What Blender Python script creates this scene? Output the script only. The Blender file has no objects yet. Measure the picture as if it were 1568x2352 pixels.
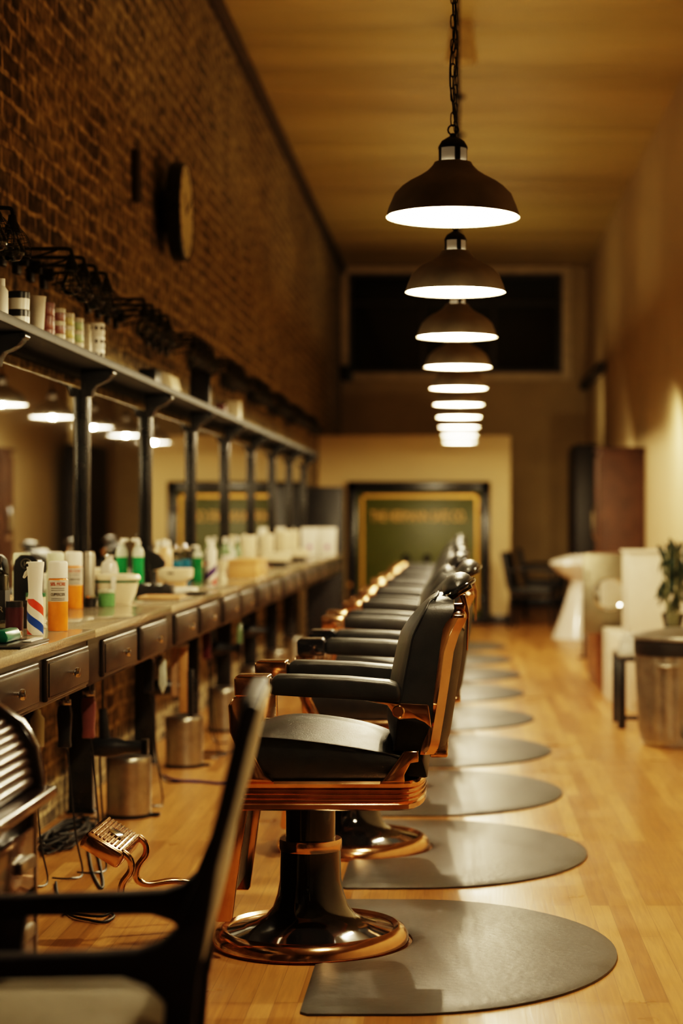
import bpy, bmesh, math, random
from mathutils import Vector, Matrix
random.seed(7)
PI = math.pi
scene = bpy.context.scene
col = scene.collection
F, VX, VY, CH = 4300.0, 1057.0, 1190.0, 1.19      # focal length in px, vanishing point, camera height

def wx(px, d): return (px - VX) * d / F            # pixel column -> metres across at depth d
def wh(py, d): return CH - (py - VY) * d / F       # pixel row -> height at depth d

# ------------------------------------------------------------------ materials
def nt(m):
    m.use_nodes = True
    t = m.node_tree
    return t, t.nodes, t.links, t.nodes['Principled BSDF']

MATS = {}
def mat(name, c, rough=.5, metal=0., var=.18, scale=14., bump=0., coat=0., trans=0., emis=None, estr=0., ior=1.45, rvar=0., spec=.5):
    if name in MATS: return MATS[name]
    m = bpy.data.materials.new(name)
    t, N, L, b = nt(m)
    tc = N.new('ShaderNodeTexCoord'); nz = N.new('ShaderNodeTexNoise')
    nz.inputs['Scale'].default_value = scale; nz.inputs['Detail'].default_value = 4
    L.new(tc.outputs['Object'], nz.inputs['Vector'])
    r = N.new('ShaderNodeValToRGB')
    r.color_ramp.elements[0].position = .3; r.color_ramp.elements[1].position = .7
    r.color_ramp.elements[0].color = (*[x * (1 - var) for x in c], 1)
    r.color_ramp.elements[1].color = (*[min(1, x * (1 + var)) for x in c], 1)
    L.new(nz.outputs['Fac'], r.inputs['Fac']); L.new(r.outputs['Color'], b.inputs['Base Color'])
    b.inputs['Roughness'].default_value = rough; b.inputs['Metallic'].default_value = metal
    b.inputs['IOR'].default_value = ior
    b.inputs['Specular IOR Level'].default_value = spec
    if coat: b.inputs['Coat Weight'].default_value = coat; b.inputs['Coat Roughness'].default_value = .08
    if trans: b.inputs['Transmission Weight'].default_value = trans
    if emis: b.inputs['Emission Color'].default_value = (*emis, 1); b.inputs['Emission Strength'].default_value = estr
    if rvar:
        mr = N.new('ShaderNodeMapRange')
        mr.inputs['To Min'].default_value = max(.02, rough - rvar); mr.inputs['To Max'].default_value = rough + rvar
        L.new(nz.outputs['Fac'], mr.inputs['Value']); L.new(mr.outputs['Result'], b.inputs['Roughness'])
    if bump:
        bp = N.new('ShaderNodeBump'); bp.inputs['Strength'].default_value = bump; bp.inputs['Distance'].default_value = .004
        n2 = N.new('ShaderNodeTexNoise'); n2.inputs['Scale'].default_value = scale * 8; n2.inputs['Detail'].default_value = 5
        L.new(tc.outputs['Object'], n2.inputs['Vector']); L.new(n2.outputs['Fac'], bp.inputs['Height'])
        L.new(bp.outputs['Normal'], b.inputs['Normal'])
    MATS[name] = m
    return m

def mat_brick():
    m = bpy.data.materials.new('old_brick'); t, N, L, b = nt(m)
    tc = N.new('ShaderNodeTexCoord'); sp = N.new('ShaderNodeSeparateXYZ'); cb = N.new('ShaderNodeCombineXYZ')
    L.new(tc.outputs['Object'], sp.inputs[0]); L.new(sp.outputs['Y'], cb.inputs['X']); L.new(sp.outputs['Z'], cb.inputs['Y'])
    n0 = N.new('ShaderNodeTexNoise'); n0.inputs['Scale'].default_value = 5; n0.inputs['Detail'].default_value = 3
    L.new(cb.outputs[0], n0.inputs['Vector'])
    mx = N.new('ShaderNodeMix'); mx.data_type = 'VECTOR'; mx.inputs['Factor'].default_value = .05
    L.new(cb.outputs[0], mx.inputs[4]); L.new(n0.outputs['Color'], mx.inputs[5])
    br = N.new('ShaderNodeTexBrick')
    br.inputs['Scale'].default_value = 1; br.inputs['Brick Width'].default_value = .24; br.inputs['Row Height'].default_value = .08
    br.inputs['Mortar Size'].default_value = .012; br.inputs['Mortar Smooth'].default_value = .35; br.inputs['Bias'].default_value = -.1
    br.inputs['Color1'].default_value = (.075, .058, .036, 1); br.inputs['Color2'].default_value = (.19, .150, .088, 1)
    br.inputs['Mortar'].default_value = (.50, .42, .26, 1)
    L.new(mx.outputs[1], br.inputs['Vector'])
    n1 = N.new('ShaderNodeTexNoise'); n1.inputs['Scale'].default_value = 2.3; n1.inputs['Detail'].default_value = 8; n1.inputs['Roughness'].default_value = .7
    L.new(cb.outputs[0], n1.inputs['Vector'])
    r1 = N.new('ShaderNodeValToRGB'); r1.color_ramp.elements[0].position = .42; r1.color_ramp.elements[1].position = .58
    r1.color_ramp.elements[1].color = (.75, .75, .75, 1); L.new(n1.outputs['Fac'], r1.inputs['Fac'])
    m1 = N.new('ShaderNodeMix'); m1.data_type = 'RGBA'; L.new(r1.outputs['Color'], m1.inputs['Factor'])
    L.new(br.outputs['Color'], m1.inputs[6]); m1.inputs[7].default_value = (.41, .345, .20, 1)
    n3 = N.new('ShaderNodeTexNoise'); n3.inputs['Scale'].default_value = 16; n3.inputs['Detail'].default_value = 6; L.new(cb.outputs[0], n3.inputs['Vector'])
    r3 = N.new('ShaderNodeValToRGB'); r3.color_ramp.elements[0].position = .35; r3.color_ramp.elements[0].color = (.28, .25, .22, 1); r3.color_ramp.elements[1].position = .68; r3.color_ramp.elements[1].color = (1.5, 1.4, 1.2, 1)
    L.new(n3.outputs['Fac'], r3.inputs['Fac'])
    m2 = N.new('ShaderNodeMix'); m2.data_type = 'RGBA'; m2.blend_type = 'MULTIPLY'; m2.inputs['Factor'].default_value = 1
    L.new(m1.outputs[2], m2.inputs[6]); L.new(r3.outputs['Color'], m2.inputs[7])
    L.new(m2.outputs[2], b.inputs['Base Color']); b.inputs['Roughness'].default_value = .9
    ad = N.new('ShaderNodeMath'); ad.operation = 'MULTIPLY_ADD'; ad.inputs[1].default_value = .6
    inv = N.new('ShaderNodeMath'); inv.operation = 'SUBTRACT'; inv.inputs[0].default_value = 1; L.new(br.outputs['Fac'], inv.inputs[1])
    L.new(n3.outputs['Fac'], ad.inputs[0]); L.new(inv.outputs[0], ad.inputs[2])
    bp = N.new('ShaderNodeBump'); bp.inputs['Strength'].default_value = .8; bp.inputs['Distance'].default_value = .012
    L.new(ad.outputs[0], bp.inputs['Height']); L.new(bp.outputs['Normal'], b.inputs['Normal'])
    return m

def mat_floor():
    m = bpy.data.materials.new('oak_strip_floor'); t, N, L, b = nt(m)
    tc = N.new('ShaderNodeTexCoord'); sp = N.new('ShaderNodeSeparateXYZ'); cb = N.new('ShaderNodeCombineXYZ')
    L.new(tc.outputs['Object'], sp.inputs[0]); L.new(sp.outputs['Y'], cb.inputs['X']); L.new(sp.outputs['X'], cb.inputs['Y'])
    br = N.new('ShaderNodeTexBrick'); br.offset = .37; br.offset_frequency = 3
    br.inputs['Scale'].default_value = 1; br.inputs['Brick Width'].default_value = 1.15; br.inputs['Row Height'].default_value = .057
    br.inputs['Mortar Size'].default_value = .0007; br.inputs['Mortar Smooth'].default_value = .2; br.inputs['Bias'].default_value = 0
    br.inputs['Color1'].default_value = (.34, .155, .038, 1); br.inputs['Color2'].default_value = (.56, .31, .10, 1)
    br.inputs['Mortar'].default_value = (.2, .1, .035, 1)
    L.new(cb.outputs[0], br.inputs['Vector'])
    mp = N.new('ShaderNodeMapping'); mp.inputs['Scale'].default_value = (46, 2.2, 1); L.new(tc.outputs['Object'], mp.inputs['Vector'])
    nz = N.new('ShaderNodeTexNoise'); nz.inputs['Scale'].default_value = 1.4; nz.inputs['Detail'].default_value = 7; nz.inputs['Distortion'].default_value = 1.2
    L.new(mp.outputs[0], nz.inputs['Vector'])
    rp = N.new('ShaderNodeValToRGB'); rp.color_ramp.elements[0].position = .3; rp.color_ramp.elements[0].color = (.72, .66, .6, 1)
    rp.color_ramp.elements[1].position = .65; rp.color_ramp.elements[1].color = (1.1, 1.08, 1.05, 1); L.new(nz.outputs['Fac'], rp.inputs['Fac'])
    mx = N.new('ShaderNodeMix'); mx.data_type = 'RGBA'; mx.blend_type = 'MULTIPLY'; mx.inputs['Factor'].default_value = .8
    L.new(br.outputs['Color'], mx.inputs[6]); L.new(rp.outputs['Color'], mx.inputs[7]); L.new(mx.outputs[2], b.inputs['Base Color'])
    n2 = N.new('ShaderNodeTexNoise'); n2.inputs['Scale'].default_value = 3.5; n2.inputs['Detail'].default_value = 4; L.new(tc.outputs['Object'], n2.inputs['Vector'])
    mr = N.new('ShaderNodeMapRange'); mr.inputs['To Min'].default_value = .2; mr.inputs['To Max'].default_value = .42
    L.new(n2.outputs['Fac'], mr.inputs['Value']); L.new(mr.outputs['Result'], b.inputs['Roughness'])
    bp = N.new('ShaderNodeBump'); bp.inputs['Strength'].default_value = .12; bp.inputs['Distance'].default_value = .002
    L.new(nz.outputs['Fac'], bp.inputs['Height']); L.new(bp.outputs['Normal'], b.inputs['Normal'])
    return m

def mat_stripes(name, cols, turns, pitch, zmin, zmax, base):
    """diagonal barber stripes round a bottle, between two heights"""
    m = bpy.data.materials.new(name); t, N, L, b = nt(m)
    tc = N.new('ShaderNodeTexCoord'); sp = N.new('ShaderNodeSeparateXYZ'); L.new(tc.outputs['Object'], sp.inputs[0])
    at = N.new('ShaderNodeMath'); at.operation = 'ARCTAN2'; L.new(sp.outputs['X'], at.inputs[0]); L.new(sp.outputs['Y'], at.inputs[1])
    a2 = N.new('ShaderNodeMath'); a2.operation = 'MULTIPLY'; a2.inputs[1].default_value = turns / (2 * PI); L.new(at.outputs[0], a2.inputs[0])
    z2 = N.new('ShaderNodeMath'); z2.operation = 'MULTIPLY_ADD'; z2.inputs[1].default_value = 1 / pitch; L.new(sp.outputs['Z'], z2.inputs[0]); L.new(a2.outputs[0], z2.inputs[2])
    fr = N.new('ShaderNodeMath'); fr.operation = 'FRACT'; L.new(z2.outputs[0], fr.inputs[0])
    r = N.new('ShaderNodeValToRGB'); r.color_ramp.interpolation = 'CONSTANT'; e = r.color_ramp.elements
    e[0].position = 0; e[0].color = (*cols[0][1], 1); e[1].position = cols[1][0]; e[1].color = (*cols[1][1], 1)
    for p, c in cols[2:]:
        q = e.new(p); q.color = (*c, 1)
    L.new(fr.outputs[0], r.inputs['Fac'])
    g = N.new('ShaderNodeMath'); g.operation = 'GREATER_THAN'; g.inputs[1].default_value = zmin; L.new(sp.outputs['Z'], g.inputs[0])
    l = N.new('ShaderNodeMath'); l.operation = 'LESS_THAN'; l.inputs[1].default_value = zmax; L.new(sp.outputs['Z'], l.inputs[0])
    k = N.new('ShaderNodeMath'); k.operation = 'MULTIPLY'; L.new(g.outputs[0], k.inputs[0]); L.new(l.outputs[0], k.inputs[1])
    mx = N.new('ShaderNodeMix'); mx.data_type = 'RGBA'; L.new(k.outputs[0], mx.inputs['Factor']); mx.inputs[6].default_value = (*base, 1); L.new(r.outputs['Color'], mx.inputs[7])
    L.new(mx.outputs[2], b.inputs['Base Color']); b.inputs['Roughness'].default_value = .35
    return m

# ------------------------------------------------------------------ mesh builder
class MB:
    def __init__(s): s.bm = bmesh.new()
    def _merge(s, b2):
        me = bpy.data.meshes.new('t'); b2.to_mesh(me); b2.free(); s.bm.from_mesh(me); bpy.data.meshes.remove(me)
    def box(s, x0, x1, y0, y1, z0, z1, bev=0., seg=2, M=None):
        b = bmesh.new(); bmesh.ops.create_cube(b, size=1)
        bmesh.ops.scale(b, vec=(abs(x1 - x0), abs(y1 - y0), abs(z1 - z0)), verts=b.verts)
        bmesh.ops.translate(b, vec=((x0 + x1) / 2, (y0 + y1) / 2, (z0 + z1) / 2), verts=b.verts)
        if bev: bmesh.ops.bevel(b, geom=list(b.edges), offset=bev, segments=seg, profile=.5, affect='EDGES')
        if M is not None: bmesh.ops.transform(b, matrix=M, verts=b.verts)
        s._merge(b); return s
    def lathe(s, prof, c=(0, 0, 0), seg=32, M=None, a0=0, close=False):
        b = bmesh.new(); rings = []
        for r, z in prof:
            if r < 1e-5: rings.append([b.verts.new((0, 0, z))])
            else: rings.append([b.verts.new((r * math.cos(2 * PI * i / seg), r * math.sin(2 * PI * i / seg), z)) for i in range(seg)])
        if close: rings.append(rings[0])
        for A, B in zip(rings, rings[1:]):
            if len(A) == 1 and len(B) == 1: continue
            for i in range(seg):
                j = (i + 1) % seg
                if len(A) == 1: f = (A[0], B[j], B[i])
                elif len(B) == 1: f = (A[i], A[j], B[0])
                else: f = (A[i], A[j], B[j], B[i])
                try: b.faces.new(f)
                except ValueError: pass
        if not close:
            for R, fl in ((rings[0], True), (rings[-1], False)):
                if len(R) > 2:
                    try: b.faces.new(R[::-1] if fl else R)
                    except ValueError: pass
        bmesh.ops.recalc_face_normals(b, faces=b.faces)
        if M is not None: bmesh.ops.transform(b, matrix=M, verts=b.verts)
        bmesh.ops.translate(b, vec=c, verts=b.verts)
        s._merge(b); return s
    def shell(s, prof, c=(0, 0, 0), seg=40, M=None): return s.lathe(prof, c, seg, M, close=True)
    def cyl(s, c, r, h, seg=24, M=None, bev=0.):
        p = [(0, 0), (r, 0), (r, h), (0, h)] if not bev else [(0, 0), (r - bev, 0), (r, bev), (r, h - bev), (r - bev, h), (0, h)]
        return s.lathe(p, c, seg, M)
    def tube(s, pts, r, seg=8, sm=6, closed=False):
        P = [Vector(p) for p in pts]
        if sm > 1 and len(P) > 2:
            Q = []; n = len(P)
            rng = range(n) if closed else range(n - 1)
            for i in rng:
                p0 = P[(i - 1) % n] if closed or i > 0 else P[0]; p1 = P[i]; p2 = P[(i + 1) % n]
                p3 = P[(i + 2) % n] if closed or i + 2 < n else P[-1]
                for k in range(sm):
                    t = k / sm
                    Q.append(.5 * ((2 * p1) + (p2 - p0) * t + (2 * p0 - 5 * p1 + 4 * p2 - p3) * t * t + (3 * p1 - p0 - 3 * p2 + p3) * t ** 3))
            if not closed: Q.append(P[-1])
            P = Q
        b = s.bm; rings = []; n = len(P); up = None
        for i, p in enumerate(P):
            if closed: d = P[(i + 1) % n] - P[i - 1]
            else: d = P[min(i + 1, n - 1)] - P[max(i - 1, 0)]
            d.normalize()
            if up is None: up = Vector((0, 0, 1)) if abs(d.z) < .9 else Vector((1, 0, 0))
            u = (up - d * up.dot(d))
            if u.length < 1e-4: u = d.orthogonal()
            u.normalize(); up = u; v = d.cross(u)
            rr = r[min(i * len(r) // n, len(r) - 1)] if isinstance(r, (list, tuple)) else r
            rings.append([b.verts.new(p + (u * math.cos(2 * PI * k / seg) + v * math.sin(2 * PI * k / seg)) * rr) for k in range(seg)])
        if closed: rings.append(rings[0])
        for A, B in zip(rings, rings[1:]):
            for k in range(seg):
                j = (k + 1) % seg; b.faces.new((A[k], A[j], B[j], B[k]))
        if not closed: b.faces.new(rings[0][::-1]); b.faces.new(rings[-1])
        return s
    def prism(s, poly, a, c, axis='y', bev=0., seg=2, M=None):
        """polygon in the plane across axis, pushed from a to c: y -> (x,z), x -> (y,z), z -> (x,y)"""
        b = bmesh.new()
        mk = {'y': lambda p, t: (p[0], t, p[1]), 'x': lambda p, t: (t, p[0], p[1]), 'z': lambda p, t: (p[0], p[1], t)}[axis]
        A = [b.verts.new(mk(p, a)) for p in poly]; B = [b.verts.new(mk(p, c)) for p in poly]; n = len(poly)
        b.faces.new(A); b.faces.new(B[::-1])
        for i in range(n): b.faces.new((A[i], B[i], B[(i + 1) % n], A[(i + 1) % n]))
        bmesh.ops.recalc_face_normals(b, faces=b.faces)
        if bev:
            E = [e for e in b.edges if len(e.link_faces) == 2 and e.calc_face_angle(0) > .6]
            bmesh.ops.bevel(b, geom=E, offset=bev, segments=seg, profile=.5, affect='EDGES', clamp_overlap=True)
        if M is not None: bmesh.ops.transform(b, matrix=M, verts=b.verts)
        s._merge(b); return s
    def loft(s, sections, cap=True, closed=True):
        b = s.bm; R = [[b.verts.new(p) for p in sec] for sec in sections]; n = len(R[0]); nf = []
        for A, B in zip(R, R[1:]):
            for i in range(n if closed else n - 1):
                j = (i + 1) % n; nf.append(b.faces.new((A[i], A[j], B[j], B[i])))
        if cap: nf.append(b.faces.new(R[0][::-1])); nf.append(b.faces.new(R[-1]))
        bmesh.ops.recalc_face_normals(b, faces=nf); return s
    def sphere(s, c, r, sc=(1, 1, 1), M=None, u=24, v=14):
        b = bmesh.new(); bmesh.ops.create_uvsphere(b, u_segments=u, v_segments=v, radius=r)
        bmesh.ops.scale(b, vec=sc, verts=b.verts)
        if M is not None: bmesh.ops.transform(b, matrix=M, verts=b.verts)
        bmesh.ops.translate(b, vec=c, verts=b.verts); s._merge(b); return s
    def build(s, name, m, parent=None, angle=.7, loc=(0, 0, 0)):
        me = bpy.data.meshes.new(name); s.bm.normal_update(); s.bm.to_mesh(me); s.bm.free()
        for p in me.polygons: p.use_smooth = True
        me.set_sharp_from_angle(angle=angle)
        me.materials.append(m)
        o = bpy.data.objects.new(name, me); col.objects.link(o); o.location = loc
        if parent: o.parent = parent
        return o

def text_mb(body, size, extrude=.001, align='CENTER'):
    cu = bpy.data.curves.new('t', 'FONT'); cu.body = body; cu.size = size; cu.extrude = extrude
    cu.align_x = align; cu.align_y = 'CENTER'
    o = bpy.data.objects.new('t', cu); col.objects.link(o); bpy.context.view_layer.update()
    dg = bpy.context.evaluated_depsgraph_get(); me = bpy.data.meshes.new_from_object(o.evaluated_get(dg))
    mb = MB(); mb.bm.from_mesh(me)
    bpy.data.objects.remove(o); bpy.data.curves.remove(cu); bpy.data.meshes.remove(me)
    return mb
def wrap_text(body, size, R, z, phi, sx=1.):
    mb = text_mb(body, size, .0004)
    for v in mb.bm.verts:
        a = v.co.x * sx / R + phi; rr = R + .0006 + v.co.z
        v.co = Vector((rr * math.sin(a), -rr * math.cos(a), z + v.co.y))
    return mb

def tag(o, label=None, cat=None, group=None, kind=None):
    if label: o['label'] = label
    if cat: o['category'] = cat
    if group: o['group'] = group
    if kind: o['kind'] = kind
    return o
def thing(name, label, cat, loc=(0, 0, 0), group=None, rz=0.):
    o = bpy.data.objects.new(name, None); col.objects.link(o); o.location = loc; o.rotation_euler = (0, 0, rz); o.empty_display_size = .1
    return tag(o, label, cat, group)
def struct(name, mb, m, parent=None):
    o = mb.build(name, m, parent)
    if not parent: o['kind'] = 'structure'
    return o
def dup(root, loc, label, rz=None, group=None):
    kids = {}
    def cp(o, par):
        c = o.copy(); col.objects.link(c)
        if par: c.parent = par
        for k in [q for q in all_objs if q.parent == o]: cp(k, c)
        return c
    all_objs = list(bpy.data.objects)
    r = cp(root, None); r.location = loc; r['label'] = label
    if rz is not None: r.rotation_euler = (0, 0, rz)
    if group: r['group'] = group
    return r
ORD = ['nearest', 'second', 'third', 'fourth', 'fifth', 'sixth', 'seventh', 'eighth', 'ninth', 'tenth', 'eleventh', 'twelfth']
def rotm(ax, a): return Matrix.Rotation(a, 4, ax)

# palette
copper = mat('polished_copper', (.78, .49, .28), .15, 1., .12, 20, rvar=.06)
leather = mat('black_leather', (.011, .011, .0105), .42, 0, .25, 30, bump=.12, rvar=.06)
enamel = mat('black_enamel', (.008, .008, .009), .07, 0, .1, 9, coat=1.)
blackmetal = mat('black_metal', (.012, .011, .010), .42, 0, .2, 18)
blacksatin = mat('black_satin_paint', (.014, .013, .012), .25, 0, .2, 18)
rubber = mat('anthracite_rubber', (.075, .072, .064), .40, 0, .18, 6, bump=.25, rvar=.08)
espresso = mat('espresso_wood', (.020, .014, .010), .33, 0, .25, 20, bump=.05, coat=.15)
darkwood = mat('dark_polished_wood', (.022, .009, .005), .22, 0, .35, 12, coat=.5)
chrome = mat('chrome', (.75, .74, .72), .1, 1., .05)
steel = mat('brushed_steel', (.44, .41, .35), .33, 1., .12, 25, rvar=.08)
galv = mat('galvanised_steel', (.37, .34, .28), .36, .85, .2, 12, rvar=.1)
granite = mat('speckled_granite', (.40, .325, .215), .13, 0, .32, 220, coat=.3)
white = mat('white_plastic', (.80, .76, .68), .35, 0, .04)
cream = mat('cream_plastic', (.72, .62, .44), .4, 0, .06)
blackpl = mat('black_plastic', (.012, .012, .012), .32, 0, .2)
mirrorm = mat('mirror_glass', (.86, .87, .84), .015, 1., .01)
def mat_glass():
    m = bpy.data.materials.new('clear_glass'); t, N, L, b = nt(m); N.remove(b)
    out = N['Material Output']; tr = N.new('ShaderNodeBsdfTransparent'); gl = N.new('ShaderNodeBsdfGlossy'); mx = N.new('ShaderNodeMixShader')
    fr = N.new('ShaderNodeFresnel'); nz = N.new('ShaderNodeTexNoise'); nz.inputs['Scale'].default_value = 9
    rp = N.new('ShaderNodeValToRGB'); rp.color_ramp.elements[0].color = (.80, .82, .78, 1); rp.color_ramp.elements[1].color = (.9, .92, .88, 1)
    L.new(nz.outputs['Fac'], rp.inputs['Fac']); L.new(rp.outputs['Color'], tr.inputs['Color'])
    gl.inputs['Roughness'].default_value = .05; fr.inputs['IOR'].default_value = 1.6
    L.new(fr.outputs[0], mx.inputs[0]); L.new(tr.outputs[0], mx.inputs[1]); L.new(gl.outputs[0], mx.inputs[2]); L.new(mx.outputs[0], out.inputs['Surface'])
    return m
glass = mat_glass()
plaster = mat('beige_plaster', (.54, .42, .245), .7, 0, .06, 1.6, bump=.08)
def mat_ceiling():
    m = bpy.data.materials.new('ceiling_light_bands'); t, N, L, b = nt(m)
    tc = N.new('ShaderNodeTexCoord'); mp = N.new('ShaderNodeMapping'); mp.inputs['Scale'].default_value = (.22, 1.1, 1); L.new(tc.outputs['Object'], mp.inputs['Vector'])
    nz = N.new('ShaderNodeTexNoise'); nz.inputs['Scale'].default_value = 1.3; nz.inputs['Detail'].default_value = 3; L.new(mp.outputs[0], nz.inputs['Vector'])
    r = N.new('ShaderNodeValToRGB'); r.color_ramp.elements[0].position = .3; r.color_ramp.elements[0].color = (.40, .300, .105, 1); r.color_ramp.elements[1].position = .7; r.color_ramp.elements[1].color = (.54, .405, .165, 1)  # colour bands stand in for light thrown up from the mats
    L.new(nz.outputs['Fac'], r.inputs['Fac']); L.new(r.outputs['Color'], b.inputs['Base Color']); b.inputs['Roughness'].default_value = .5
    bp = N.new('ShaderNodeBump'); bp.inputs['Strength'].default_value = 1; bp.inputs['Distance'].default_value = .16; L.new(nz.outputs['Fac'], bp.inputs['Height']); L.new(bp.outputs['Normal'], b.inputs['Normal'])
    return m
ceilm = mat_ceiling()

# ------------------------------------------------------------------ the setting
XL, XR, YB, HC = -1.60, 1.70, 25.2, CH + 3.38
YF = -3.0
struct('floor', MB().box(XL - .2, XR + .2, YF, YB + .2, -.1, 0), mat_floor())
struct('ceiling', MB().box(XL - .2, XR + .2, YF, YB + .2, HC, HC + .1), ceilm)
struct('wall_left', MB().box(XL - .2, XL, YF, YB + .2, 0, HC), mat_brick())
struct('wall_right', MB().box(XR, XR + .2, YF, YB + .2, 0, HC), plaster)
# far wall, built round its high window
wx0, wx1, wz0, wz1 = wx(800, YB), wx(1290, YB), wh(856, YB), wh(628, YB)
wb = MB()
for a, b_, c, d in ((XL, wx0, 0, HC), (wx1, XR, 0, HC), (wx0, wx1, 0, wz0), (wx0, wx1, wz1, HC)):
    wb.box(a, b_, YB, YB + .2, c, d)
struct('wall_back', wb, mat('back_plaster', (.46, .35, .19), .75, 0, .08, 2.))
struct('wall_front', MB().box(XL - .2, XR + .2, YF - .2, YF, 0, HC), plaster)
w = MB()
for x in (wx0, wx1 - .06, wx0 + (wx1 - wx0) * .34, wx0 + (wx1 - wx0) * .67): w.box(x, x + .05, YB + .03, YB + .1, wz0, wz1, .006)
for z in (wz0, wz1 - .05, wz1 - .42): w.box(wx0, wx1, YB + .03, YB + .1, z, z + .05, .006)
win = struct('window_1', w, mat('window_frame_brown', (.07, .052, .034), .5))
MB().box(wx0, wx1, YB + .11, YB + .13, wz0, wz1).build('pane', mat('night_glass', (.006, .007, .007), .06, 0, .2, 1.5), win)
cas = MB()
for a, b_, c, d in ((wx0 - .13, wx0, wz0 - .1, wz1 + .12), (wx1, wx1 + .13, wz0 - .1, wz1 + .12), (wx0, wx1, wz1, wz1 + .12), (wx0, wx1, wz0 - .1, wz0)):
    cas.box(a, b_, YB - .025, YB, c, d, .004)
struct('trim_1', cas, mat('window_casing', (.62, .50, .32), .55))
# lower vault enclosure standing in front of the far wall
YV, XV, HV = 21.1, wx(1172, 21.1), wh(1000, 21.1)
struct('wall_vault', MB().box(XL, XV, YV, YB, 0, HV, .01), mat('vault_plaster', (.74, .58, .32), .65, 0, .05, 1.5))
struct('baseboard_vault', MB().box(wx(1127, YV), XV + .012, YV - .02, YV, 0, .1, .004), espresso)
struct('baseboard_back', MB().box(XV + .02, XR, YB - .02, YB, 0, .12, .004), espresso)
struct('trim_2', MB().box(XL, XL + .06, YF, YB, HC - .10, HC, .01), mat('dark_cornice', (.07, .05, .028), .6))
# dark ledge running along the far right wall
struct('trim_3', MB().box(XR - .10, XR, 21.8, YB, CH + 1.72, CH + 1.82, .01), mat('dark_ledge', (.05, .036, .02), .6))

# ------------------------------------------------------------------ barber chairs
def crv(pts, z):
    for (a, za), (b, zb) in zip(pts, pts[1:]):
        if (za - z) * (zb - z) <= 0 and za != zb: return a + (b - a) * (z - za) / (zb - za)
    return pts[0][0] if abs(z - pts[0][1]) < abs(z - pts[-1][1]) else pts[-1][0]

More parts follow.
